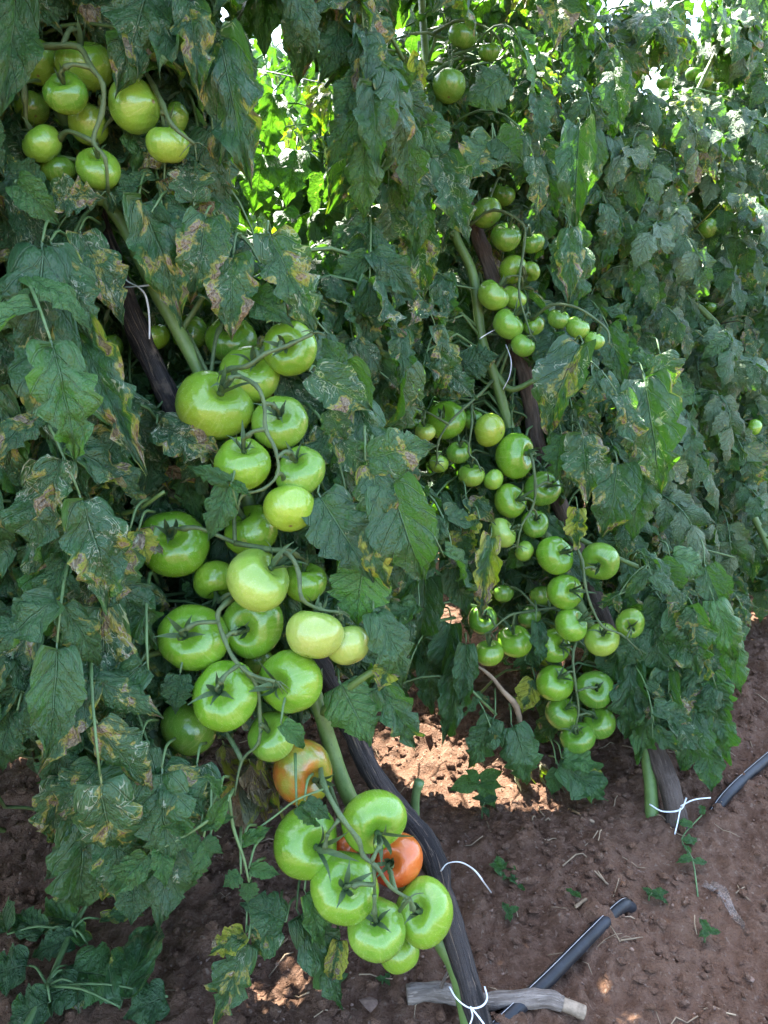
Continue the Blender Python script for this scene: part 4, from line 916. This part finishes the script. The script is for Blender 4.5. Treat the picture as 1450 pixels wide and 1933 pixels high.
# ------------------------------------------------------------------ tomatoes
def tomato_mesh(seed, ribs, amt, tip=0.):
    r = random.Random(seed); n, m = 44, 26; V = []; ph = r.uniform(0, 6.28); asym = r.uniform(.03, .11)*r.choice((-1, 1))
    for i in range(m+1):
        f = math.pi*i/m
        for j in range(n):
            a = 2*math.pi*j/n
            rr = math.sin(f)**.92 if 0 < i < m else 0
            z = math.cos(f)*.84
            sh = math.exp(-(f/.62)**2)                    # shoulder area
            z -= .30*math.exp(-(f/.33)**2)                 # calyx pit
            z += .05*math.exp(-((math.pi-f)/.3)**2)
            rib = 1+amt*(math.sqrt(math.cos((a+ph)*ribs/2)**2+.05)-.65)*math.exp(-((f-.75)/.75)**2)
            rad = rr*rib*(1+asym*math.cos(a+ph))*(1+.035*math.sin(f*2))
            if tip: z -= tip*math.exp(-((math.pi-f)/.35)**2); 
            V.append((rad*math.cos(a), rad*math.sin(a), z*(1+.4*amt*math.cos(a*2+ph)*sh)))
    W = [V[0]]+V[n:m*n]+[V[m*n]]; at = lambda i, j: 0 if i == 0 else (len(W)-1 if i == m else 1+(i-1)*n+j % n)
    F = []
    for i in range(m):
        for j in range(n):
            q = (at(i, j), at(i+1, j), at(i+1, j+1), at(i, j+1)); F.append(tuple(dict.fromkeys(q)))
    mb = MB(); mb.add(W, F); return mb.mesh('tomato', M_TOM)
TM = [tomato_mesh(1, 5, .05), tomato_mesh(2, 4, .11), tomato_mesh(3, 6, .08), tomato_mesh(4, 5, .03), tomato_mesh(5, 3, .15), tomato_mesh(6, 7, .05)]
TM_TIP = tomato_mesh(9, 4, .03, .28)
def calyx_mesh(seed, ns=5, up=.5, ln=.75):
    r = random.Random(seed); mb = MB()
    for k in range(ns):
        a = 2*math.pi*k/ns+r.uniform(-.2, .2); L = ln*r.uniform(.75, 1.2); lift = up*r.uniform(.3, 1.4); cv = r.uniform(-1.3, 1.2); V = []; U = []
        p = np.array([.05, 0, .0]); e = .85+lift*.5
        for i in range(8):
            t = i/7; w = .070*math.sin(math.pi*min(.98, t*.85+.15))**.8*(1-.75*t*t)+.004
            for sg, dz in ((-1, .03), (0, -.012), (1, .03)): V.append((p[0], sg*w, p[2]+dz*(1-t))); U.append((.5, t))
            st = L/7; p = p+np.array([math.cos(e), 0, math.sin(e)])*st; e += cv*.26*(t+.3)
        V = np.array(V); ca, sa = math.cos(a), math.sin(a); X = V[:, 0]*ca-V[:, 1]*sa; Y = V[:, 0]*sa+V[:, 1]*ca
        F = [(i*3+j, i*3+j+1, i*3+j+4, i*3+j+3) for i in range(7) for j in range(2)]
        mb.add(np.stack([X, Y, V[:, 2]], 1), F, U)
    tube(mb, [(0, 0, -.04), (0, 0, .05), (0.01, 0, .15)], [.085, .075, .05], 7, 2)
    return mb.mesh('calyx', M_CALYX)
CM = [calyx_mesh(i, 5+i % 2, .3+.25*(i % 4), (.66+.14*(i % 3))) for i in range(7)]
TRP = {
 'tl': [[(40, 88, .86), (95, 84, .845), (145, 92, .835), (175, 125, .835), (192, 160, .835), (195, 215, .84), (175, 262, .845), (200, 300, .845), (206, 360, .87)]],
 'tl2': [[(262, 60, .93), (270, 120, .90), (292, 165, .87), (312, 200, .855), (325, 240, .85), (365, 275, .86)]],
 'a0': [[(225, 560, 1.0), (260, 590, .99), (290, 600, .985)]],
 'a1': [[(395, 715, .955), (430, 700, .915), (465, 692, .90), (500, 668, .895), (545, 655, .90), (588, 632, .90)],
        [(440, 700, .91), (478, 728, .885), (496, 760, .88), (505, 805, .88), (524, 850, .878), (520, 895, .878), (497, 925, .878), (462, 940, .88), (448, 962, .885)]],
 'a2': [[(440, 1022, .93), (500, 1035, .91), (540, 1045, .895), (562, 1085, .89), (574, 1130, .89), (600, 1150, .905), (640, 1160, .91)]],
 'a3': [[(470, 1110, .97), (430, 1140, .90), (408, 1165, .89), (425, 1200, .885), (440, 1245, .88), (470, 1268, .88), (520, 1284, .88)],
        [(455, 1262, .885), (487, 1300, .89), (495, 1345, .895), (485, 1400, .90), (455, 1440, .90), (440, 1500, .89)]],
 'a4': [[(605, 1430, .97), (612, 1475, .91), (640, 1545, .885), (672, 1590, .88), (690, 1612, .88), (706, 1640, .88), (735, 1672, .885), (772, 1692, .89)],
        [(640, 1545, .885), (618, 1575, .885)], [(706, 1640, .88), (712, 1690, .88)]],
 'b0': [[(820, 60, 1.46), (870, 40, 1.42), (925, 60, 1.40), (950, 90, 1.41)], [(850, 70, 1.45), (855, 120, 1.42)]],
 'b1': [[(885, 425, 1.47), (930, 400, 1.43), (985, 425, 1.42), (990, 460, 1.42), (980, 520, 1.42), (984, 560, 1.41), (988, 600, 1.41), (1003, 635, 1.41)]],
 'b3': [[(1000, 600, 1.45), (1035, 578, 1.41), (1075, 578, 1.40), (1110, 592, 1.40), (1145, 625, 1.40), (1150, 650, 1.40)]],
 'b2': [[(932, 715, 1.48), (908, 745, 1.43), (880, 772, 1.39), (845, 800, 1.38), (825, 830, 1.38), (822, 870, 1.39)], [(893, 755, 1.42), (893, 800, 1.38), (880, 850, 1.38), (897, 870, 1.38), (912, 895, 1.38)], [(845, 798, 1.38), (800, 775, 1.38), (770, 765, 1.39)]],
 'b4': [[(985, 830, 1.5), (1006, 862, 1.39), (1008, 920, 1.385), (1000, 955, 1.385), (985, 990, 1.385), (975, 1030, 1.39)]],
 'b5': [[(1060, 985, 1.45), (1088, 1025, 1.385), (1098, 1060, 1.375), (1100, 1100, 1.375), (1115, 1140, 1.375), (1140, 1178, 1.375), (1175, 1198, 1.38), (1205, 1230, 1.39)]],
 'b6': [[(1100, 1180, 1.45), (1086, 1230, 1.42), (1084, 1290, 1.415), (1088, 1335, 1.42), (1090, 1370, 1.42)]],
 'b7': [[(1060, 1150, 1.52), (1000, 1150, 1.46), (965, 1165, 1.43), (925, 1195, 1.42)]],
}
TRN = {k: [catmull([tuple(P(p[0]+random.uniform(-5, 5), p[1]+random.uniform(-5, 5), p[2]+random.uniform(-.003, .003))) for p in path], 3) for path in v] for k, v in TRP.items()}
TMB = {}
for k, paths in TRN.items():
    mb = MB(); r0 = .0035 if k[0] in 'at' else .0031
    for i, c in enumerate(paths):
        n = len(c); tube(mb, list(c), [r0*(1-.45*j/(n-1))*(1 if i == 0 else .75)*(1.22 if j % 3 == 0 else .95) for j in range(n)], 7, 1, .3, curve=False)
    TMB[k] = mb
GR = {'t': 'green tomatoes of the top left cluster', 'a': 'large tomatoes hanging on the near plant', 'b': 'medium tomatoes hanging on the second plant', None: 'tomatoes half hidden in the right hand plants'}
for i, (px, py, w, h, d, cx, cy, front, colr, ripe, label, tr) in enumerate(T):
    c = P(px, py, d); dia = (w+h)/2*1.03*d/FPX; r = dia/2
    dx, dy = (cx-px)/((w+h)/4), -(cy-py)/((w+h)/4); q = math.hypot(dx, dy)
    if q > .93: dx *= .93/q; dy *= .93/q; q = .93
    k = min(.93, q*1.08); dx, dy = (dx/q*k, dy/q*k) if q > 1e-3 else (0, 0)
    axis = (RGT*dx+UPV*dy-FWD*(front*math.sqrt(max(.05, 1-k*k)))).normalized()
    ref = Vector((math.sin(i*2.1), math.cos(i*1.7), .3))
    X = ref-axis*ref.dot(axis); X.normalize(); Y = axis.cross(X)
    kx = random.uniform(.94, 1.06); X = X*kx; Y = Y*(2-kx)
    # image aspect: stretch a little along the longer picture side
    M = Matrix(((X.x*r, Y.x*r, axis.x*r, c.x), (X.y*r, Y.y*r, axis.y*r, c.y), (X.z*r, Y.z*r, axis.z*r, c.z), (0, 0, 0, 1)))
    o = bpy.data.objects.new('tomato', TM_TIP if 'pointed tip' in label else TM[(i*5+i//3) % len(TM)])
    link(o, None, M); j = [random.uniform(.9, 1.1) for _ in range(3)]
    o.color = (colr[0]*j[0], colr[1]*j[1], colr[2]*j[2], ripe)
    tag(o, label, 'tomato', GR[tr[0] if tr else None])
    cal = c+axis*(r*.63)
    Mc = Matrix(((X.x*r, Y.x*r, axis.x*r, cal.x), (X.y*r, Y.y*r, axis.y*r, cal.y), (X.z*r, Y.z*r, axis.z*r, cal.z), (0, 0, 0, 1)))
    co = bpy.data.objects.new('calyx', CM[(i*3) % len(CM)]); link(co, o, Mc @ Matrix.Scale(1.22, 4) @ Matrix.Rotation(i*.9, 4, 'Z'))
    if tr:
        best = None
        for path in TRN[tr]:
            dd = np.linalg.norm(path-np.array(cal+axis*r*.5), axis=1); kk = int(dd.argmin())
            if best is None or dd[kk] < best[0]: best = (dd[kk], path[kk])
        tp = Vector(best[1]); e = cal+axis*(r*.14)
        m1 = e+axis*(r*.32); L = (tp-m1).length
        m2 = m1.lerp(tp, .5)+Vector((0, 0, .12*L))-FWD*(.10*L)
        rp = .0022 if tr[0] in 'at' else .0018
        tube(TMB[tr], [e-axis*r*.10, m1, m1.lerp(m2, .35)-FWD*.002, m1.lerp(m2, .5)-FWD*.003, m2, tp], [rp*1.25, rp, rp*1.05, rp*1.75, rp*1.1, rp*1.4], 7, 3, .3)
for k, mb in TMB.items():
    # dried flower bits at the end of a truss
    end = TRN[k][0][-1]; e = Vector(end)
    for j in range(5):
        dv = Vector((random.uniform(-1, 1), random.uniform(-.5, .3), random.uniform(-1, .4)))*.012
        tube(mb, [e, e+dv*.6+Vector((0, 0, .003)), e+dv*1.5], [.0011, .0009, .0004], 4, 2)
    mb.build('fruit_truss', M_TRUSS, plants['B' if k[0] == 'b' else 'A']['root'], tuple(TRN[k][0][0]))
# the bright young shoot and the second stalk at the lower left
mb = MB()
tube(mb, poly([(440, 1490, .88), (430, 1510, .84), (398, 1545, .83), (345, 1580, .83), (285, 1612, .83)]), [.0022, .002, .002, .0016, .0012], 6, 4)
tube(mb, poly([(432, 1500, .845), (440, 1560, .85), (460, 1620, .85), (470, 1665, .85)]), [.002, .002, .0016, .0012], 6, 4)
tube(mb, poly([(448, 960, .885), (440, 925, .87), (436, 912, .87)]), .0013, 5, 3)
tube(mb, poly([(610, 1490, .89), (560, 1510, .87), (520, 1540, .87), (490, 1562, .86)]), .0013, 5, 3)
mb.build('young_shoot', M_PETI, plants['A']['root'], tuple(P(440, 1490, .88)))
mb = MB(); tube(mb, poly([(782, 1545, 1.10), (785, 1500, 1.09), (792, 1475, 1.085)]), [.008, .0065, .0075], 8, 3, .1)
mb.build('pruned_stub', M_PETI, plants['A']['root'], tuple(P(782, 1545, 1.1)))
mb = MB(); tube(mb, poly([(890, 1250, 1.45), (925, 1275, 1.43), (950, 1305, 1.43), (975, 1335, 1.44), (985, 1390, 1.46)]), [.002, .0035, .005, .006, .004], 7, 3, .5)
mb.build('dry_stalk', M_STRAW, plants['B']['root'], tuple(P(890, 1250, 1.45)))
# dry shrivelled leaves low on the plants
for (key, px, py, d, s) in [('A', 495, 1430, .96, .07), ('A', 470, 1455, .97, .08), ('A', 520, 1500, 1.0, .07), ('A', 330, 1160, .99, .08), ('A', 300, 900, 1.0, .08), ('E', 285, 1010, .89, .05), ('B', 985, 1450, 1.5, .08), ('B', 1180, 1310, 1.44, .06),
                            ('A', 445, 1480, .99, .09), ('B', 1045, 1480, 1.52, .07), ('B', 1020, 1460, 1.5, .06), ('E', 70, 1420, 1.0, .08), ('A', 420, 1420, 1.0, .09), ('A', 395, 1195, 1.02, .1), ('B', 1000, 1250, 1.55, .08), ('B', 900, 1420, 1.5, .06)]:
    o = bpy.data.objects.new('dry_leaf', random.choice(DRY)); z = Vector((random.uniform(-1, 1), -1, random.uniform(-.3, .6)))
    link(o, plants[key]['root'], frame(P(px, py-20, d), (random.uniform(-.4, .4), 0, -1), z, s)); o.color = cond('dry')

# ------------------------------------------------------------------ stakes
def stake(name, pts, rad, m, label, jit=.28):
    mb = MB(); tube(mb, pts, rad, 12, 6, jit); o = mb.build(name, m, None, tuple(pts[0])); tag(o, label, 'stake'); return o
bA = ground_pt(gpix(950, 2010), -.05)
print('ground depth', proj(gpix(920, 1930)), proj(gpix(1285, 1590)))
stake('wooden_stake', [bA]+poly([(885, 1860, .975), (838, 1700, 1.0), (808, 1600, 1.02), (750, 1525, 1.04), (700, 1455, 1.035), (640, 1325, 1.03), (600, 1250, 1.03), (540, 1140, 1.04), (440, 960, 1.03), (330, 770, .99), (250, 600, .985), (190, 430, .99), (150, 320, 1.0)]),
      [.0165, .016, .0155, .018, .0145, .0142, .0148, .0142, .014, .014, .0145, .0145, .0135, .012], M_STAKE_A, 'black charred crooked stake leaning through the near tomato plant')
bB = ground_pt(gpix(1290, 1590), -.05)
stake('wooden_stake', [bB]+poly([(1262, 1480, 1.425), (1180, 1270, 1.53), (1080, 1010, 1.57), (1018, 850, 1.55), (992, 710, 1.53), (945, 570, 1.52), (912, 470, 1.52), (880, 380, 1.53), (850, 250, 1.55)]),
      [.022, .019, .017, .016, .0155, .0155, .015, .014, .013, .012], M_STAKE_B, 'thick brown stake with bark supporting the second tomato plant')
# wire across the top gap
mb = MB(); tube(mb, [P(500, 134, 1.5), P(600, 155, 1.52), P(700, 178, 1.55)], .0012, 5, 3); tag(mb.build('trellis_wire', M_WIRE), 'thin grey trellis wire crossing the bright gap at the top', 'wire')

# ------------------------------------------------------------------ twine ties
def ribbon(mb, pts, w):
    tube(mb, pts, w*.6, 6, 5, .5, flat=.25)
def tie(paths, label, w=.0018):
    mb = MB()
    for p in paths: ribbon(mb, p, w)
    tag(mb.build('twine_tie', M_TWINE, None, tuple(paths[0][0])), label, 'twine', 'white plastic twine ties')
tie([poly([(848, 1862, .96), (862, 1885, .945), (885, 1902, .94), (908, 1900, .94), (920, 1885, .95), (915, 1862, .965)]), poly([(888, 1900, .94), (892, 1920, .935), (880, 1950, .93)]), poly([(888, 1900, .94), (900, 1915, .935), (915, 1935, .93)])],
    'white twine knotted round the foot of the black stake and stem')
tie([poly([(832, 1645, .99), (845, 1630, .985), (870, 1628, .985), (895, 1642, 1.0), (915, 1668, 1.02)])+[gpix(928, 1690)+Vector((0, 0, .004))]], 'white twine end arching from the black stake down to the soil', .0017)
tie([poly([(232, 512, .93), (240, 530, .925), (262, 542, .92), (276, 560, .92), (282, 600, .925), (282, 640, .93)]), poly([(235, 542, .935), (262, 540, .92), (285, 538, .935)])], 'white twine ribbon hanging in front of the fruit between black stake and stem', .0021)
tie([poly([(905, 640, 1.455), (920, 630, 1.45), (935, 622, 1.45)]), poly([(955, 650, 1.45), (965, 680, 1.44), (962, 710, 1.45), (950, 735, 1.46)])], 'white twine loop at the waist of the second plant', .0018)
tie([poly([(1226, 1518, 1.385), (1252, 1532, 1.37), (1285, 1528, 1.37), (1296, 1506, 1.385)]), poly([(1285, 1525, 1.37), (1280, 1550, 1.36), (1274, 1575, 1.352)]), poly([(1285, 1522, 1.37), (1310, 1510, 1.37), (1342, 1506, 1.375)])],
    'white twine knotted at the base of the brown stake', .0024)

# ------------------------------------------------------------------ drip tube
def drip(pix, label, r=.011, lift=.006):
    pts = []
    for (px, py, dz) in pix:
        g = gpix(px, py); pts.append(Vector((g.x, g.y, g.z+dz+.006)))
    root = empty('drip_tube', tuple(pts[0])); tag(root, label, 'irrigation pipe')
    mb = MB(); tube(mb, pts, r, 14, 6, .06); mb.build('pipe', M_TUBE, root, tuple(pts[0]))
    for off in (.25,):
        mb = MB(); c = catmull([tuple(p) for p in pts], 6); tan = np.gradient(c, axis=0); V = []
        for q, t in zip(c, tan):
            t = Vector(t).normalized(); s = t.cross(Vector((0, 0, 1))).normalized(); up = s.cross(t)
            for a in (off-.045, off+.045): V.append(Vector(q)+(s*math.sin(a)*-1+up*math.cos(a))*(r*1.075))
        mb.add([tuple(v) for v in V], [(2*i, 2*i+1, 2*i+3, 2*i+2) for i in range(len(c)-1)]); mb.build('print_line', M_STRIPE, root, tuple(pts[0]))
drip([(880, 2010, .008), (960, 1935, .009), (1040, 1858, .009), (1110, 1785, .008), (1170, 1725, .006), (1190, 1707, -.012), (1215, 1682, -.05), (1260, 1625, -.035), (1315, 1565, -.03), (1340, 1537, -.018), (1375, 1505, .004), (1450, 1440, .008), (1560, 1350, .008), (1700, 1240, .008)],
     'black drip irrigation pipe with a thin white line, dipping under the soil', .0098)
drip([(-60, 1440, .006), (20, 1400, .006), (60, 1382, .008), (110, 1364, .007), (200, 1330, .0), (260, 1310, -.02)], 'short stretch of drip pipe behind the leaves at the lower left', .009)

# ------------------------------------------------------------------ stick on the ground
def stick():
    g = [gpix(x, y) for x, y in ((768, 1905), (830, 1898), (900, 1908), (960, 1908), (1030, 1908), (1060, 1915))]
    pts = [Vector((p.x, p.y, p.z+.012+k)) for p, k in zip(g, (.012, .01, .004, .006, .008, .006))]
    root = empty('broken_stick', tuple(pts[0])); tag(root, 'grey barked broken stick lying across the foot of the black stake', 'stick')
    mb = MB(); tube(mb, pts, [.0115, .0125, .0108, .0105, .0118, .0098], 12, 6, .35); mb.build('bark', M_STICK, root, tuple(pts[0]))
    g2 = gpix(1102, 1926); e = Vector((g2.x, g2.y, g2.z+.012))
    mb = MB(); tube(mb, [pts[-1]-(e-pts[-1])*.2, pts[-1].lerp(e, .5), e], [.0084, .0082, .0090], 12, 3, .2); mb.build('peeled_end', M_CUT, root, tuple(pts[-1]))
    mb = MB(); tube(mb, [pts[1], pts[1]+Vector((.004, -.01, .03)), pts[1]+Vector((.012, -.012, .055))], [.003, .0025, .001], 6, 3, .3); mb.build('twig', M_STICK, root, tuple(pts[1]))
stick()

# ------------------------------------------------------------------ things on the soil
def ground_leaf(name, px, py, ang, L, c, label, cat, mesh=None, sx=1., group=None):
    g = gpix(px, py); o = bpy.data.objects.new(name, mesh or random.choice(LEAFLET)); yd = Vector((math.cos(ang), math.sin(ang), .10))
    link(o, None, frame(Vector((g.x, g.y, g.z+.014)), yd, Vector((random.uniform(-.2, .2), -.3, 1)), L, sx)); o.color = c; tag(o, label, cat, group); return o
ground_leaf('fallen_leaf', 930, 1640, R_(-58), .075, (.5, .2, .2, .7), 'single green toothed leaflet lying on the soil right of the lowest tomatoes', 'leaf', LEAFLET[8], .75)
def seedling(px, py, leaves, label, h=.03, stem=None, c='clean'):
    g = gpix(px, py); root = empty('weed_seedling', (g.x, g.y, g.z)); tag(root, label, 'weed')
    mb = MB(); pts = stem or [g, g+Vector((0, 0, h*.6)), g+Vector((.004, 0, h))]; pts = [Vector(p) for p in pts]
    tube(mb, pts, [.0016]+[.0012]*(len(pts)-1), 5, 3); mb.build('stem', M_PETI, root, tuple(g))
    for (t, ang, L, el) in leaves:
        f = t*(len(pts)-1); i = min(int(f), len(pts)-2); p = pts[i].lerp(pts[i+1], f-i)
        o = bpy.data.objects.new('leaf', LEAFLET[(int(ang*10)+len(leaves)) % 4+0]); link(o, root, frame(p, (math.cos(ang), math.sin(ang), el), (0, -.35, 1), L, .9)); o.color = cond(c)
seedling(1315, 1690, [(1, 1.2, .03, .5), (.85, 2.9, .03, .2), (.6, .3, .034, .2), (.55, -1.6, .026, .1), (.35, 3.4, .03, .0), (.3, .2, .03, 0)], 'trailing tomato seedling with drooping leaves beside the base of the brown stake', stem=[gpix(1318, 1700)+Vector((0, 0, .002)), gpix(1305, 1640)+Vector((0, 0, .02)), gpix(1285, 1600)+Vector((0, 0, .018)), gpix(1320, 1580)+Vector((0, 0, .045))])
seedling(1225, 1700, [(1, 0, .028, .2), (.9, 2.4, .018, .3), (.8, -.6, .03, .1), (.5, 1.4, .02, .5)], 'tiny green seedling by the buried end of the drip pipe', .014)
seedling(955, 1735, [(1, 2.0, .02, .3), (1, .4, .02, .3), (1, -1.6, .018, .1)], 'tiny two leaved seedling under the fallen leaflet', .012)
seedling(1330, 1780, [(1, 1.8, .026, .5), (1, 3.6, .02, .1), (1, 0., .02, .1)], 'wilted seedling in the open soil at the lower right', .02)
seedling(1078, 1700, [(1, -1.2, .02, .6), (1, 2.4, .016, .2), (.8, .4, .014, .2)], 'small sprout among dry straws in the middle of the open soil', .012)
seedling(722, 1860, [(1, 1, .014, .3), (1, 3.2, .014, .3), (1, -1., .012, .2)], 'tiny sprout just below the lowest tomato', .01)
seedling(910, 1545, [(1, .3, .03, .3), (1, 2.6, .03, .3), (.6, -1.2, .025, .0), (.7, 1.5, .025, .2)], 'low dark weed at the edge of the sunlit soil', .035, c='dark')
def weed():
    g = gpix(912, 1525); root = empty('broadleaf_weed', (g.x, g.y, g.z)); tag(root, 'smooth bright green broad leaved weed growing beside the sunlit patch of soil', 'weed')
    top = P(905, 1475, (g-C0).dot(FWD)-.02); mb = MB(); tube(mb, [g, g.lerp(top, .6), top], [.002, .0018, .0015], 6, 3); mb.build('stem', M_PETI, root, tuple(g))
    me = gm('smooth_leaf', leaflet_geo(77, W=.30, lobes=1, dep=0, fold=.1, droop=.3, wave=.01))
    for dx, dy, L in ((-52, 12, .06), (35, -18, .05), (30, 45, .058), (-15, -15, .04), (55, 10, .045)):
        t = P(905+dx, 1475+dy, (g-C0).dot(FWD)-.03); yd = t-top
        o = bpy.data.objects.new('leaf', me); link(o, root, frame(top, yd, (0, -.6, 1), L, 1.05)); o.color = (0, 0, .0, 1.)
weed()
# cut branches lying at the lower left
def cut_branch():
    a = [gpix(20, 2020), gpix(95, 1900), gpix(140, 1800), gpix(185, 1730)]
    a = [Vector((p.x, p.y, p.z+k)) for p, k in zip(a, (.02, .035, .04, .05))]
    root = empty('cut_branch', tuple(a[0])); tag(root, 'pruned tomato shoot with wilting leaves lying on the soil at the lower left corner', 'cut branch')
    mb = MB(); tube(mb, a, [.005, .0045, .004, .003], 8, 5, .15); mb.build('stem', M_PETI, root, tuple(a[0]))
    for (bx, by, tx, ty, w, st) in [(150, 1810, 60, 1840, 60, 'dark'), (150, 1780, 60, 1755, 70, 'ok'), (155, 1900, 60, 1930, 80, 'dark'), (190, 1770, 270, 1760, 36, 'yellow'), (135, 1870, 240, 1880, 110, 'young'), (130, 1860, 150, 1925, 80, 'blight'),
                                    (230, 1940, 300, 1780, 80, 'ok'), (20, 1800, 0, 1740, 60, 'dark'), (60, 1860, -20, 1880, 90, 'dark'), (200, 1720, 245, 1700, 50, 'pale'), (100, 1930, 20, 1960, 90, 'ok'), (320, 1920, 240, 1960, 80, 'dark'), (170, 1820, 120, 1770, 40, 'pale'), (90, 1800, 20, 1770, 60, 'ok')]:
        b = gpix(bx, by)+Vector((0, 0, .035)); t = gpix(tx, ty)+Vector((0, 0, random.uniform(.01, .03))); yd = t-b; i = random.randrange(len(LEAFLET))
        wm = w*1.15/FPX; sx = max(.7, min(1.7, wm/(2*SPEC[i]['W']*yd.length)))
        o = bpy.data.objects.new('leaf', LEAFLET[i]); link(o, root, frame(b, yd+Vector((0, 0, .3*yd.length)), (random.uniform(-.3, .3), -.5, 1), yd.length*1.05, sx)); o.color = cond(st)
        near = min(a, key=lambda q: (q-b).length); mb = MB(); tube(mb, [near, near.lerp(b, .5)+Vector((0, 0, .012)), b], [.002, .0018, .0015], 5, 3); mb.build('petiole', M_PETI, root, tuple(near))
cut_branch()
# stones, film scrap, straws
for (px, py, r, lb) in [(1135, 1583, .011, 'flat pale stone on the soil between the sunlit patch and the brown stake'), (770, 1895, .010, 'small grey stone by the broken end of the stick'), (700, 1900, .015, 'brown lump of stone at the bottom edge left of the stick'), (1282, 1690, .007, 'little round stone beside the trailing seedling'), (1415, 1850, .008, 'small stone at the lower right corner')]:
    g = gpix(px, py); mb = MB(); blob(mb, (g.x, g.y, g.z+r*.3), r, int(px), (1, .8, .5)); tag(mb.build('stone', M_STONE, None, (g.x, g.y, g.z), False), lb, 'stone')
def film():
    a = [gpix(x, y) for x, y in ((1335, 1670), (1362, 1700), (1385, 1730), (1405, 1755))]; V = []
    for i, p in enumerate(a):
        for k in range(4): V.append((p.x+(k-1.5)*.009*(1-.25*i)*.9, p.y+(k-1.5)*.004, gz(p.x, p.y)+.006+.006*math.sin(k*2.1+i*1.7)))
    mb = MB(); mb.add(V, [(i*4+j, i*4+j+1, i*4+j+5, i*4+j+4) for i in range(3) for j in range(3)]); tag(mb.build('film_scrap', M_FILM, None, V[0]), 'crumpled strip of clear plastic film on the soil at the lower right', 'plastic scrap')
film()
for (p, lb) in [([(1062, 1640), (1100, 1615), (1145, 1670)], 'bent dry straw forming a peak in the middle of the open soil'), ([(1105, 1622), (1125, 1650), (1148, 1672)], 'second straw lying under the bent one'),
                ([(1085, 1735), (1105, 1712)], 'short thick pale straw above the drip pipe'), ([(1170, 1790), (1212, 1780)], 'short brown twig right of the drip pipe'), ([(1075, 1520), (1120, 1560)], 'flat brown root lying below the lobed leaf')]:
    pts = [gpix(*q) for q in p]; pts = [Vector((q.x, q.y, gz(q.x, q.y)+.004)) for q in pts]; mb = MB()
    tube(mb, pts, .0014 if 'thick' not in lb and 'root' not in lb else .003, 5, 3, .3); tag(mb.build('dry_straw', M_STRAW, None, tuple(pts[0])), lb, 'straw', 'straws on the open soil')
for k, p in plants.items(): print('plant', k, p['n'])
print('objects', len(bpy.data.objects))
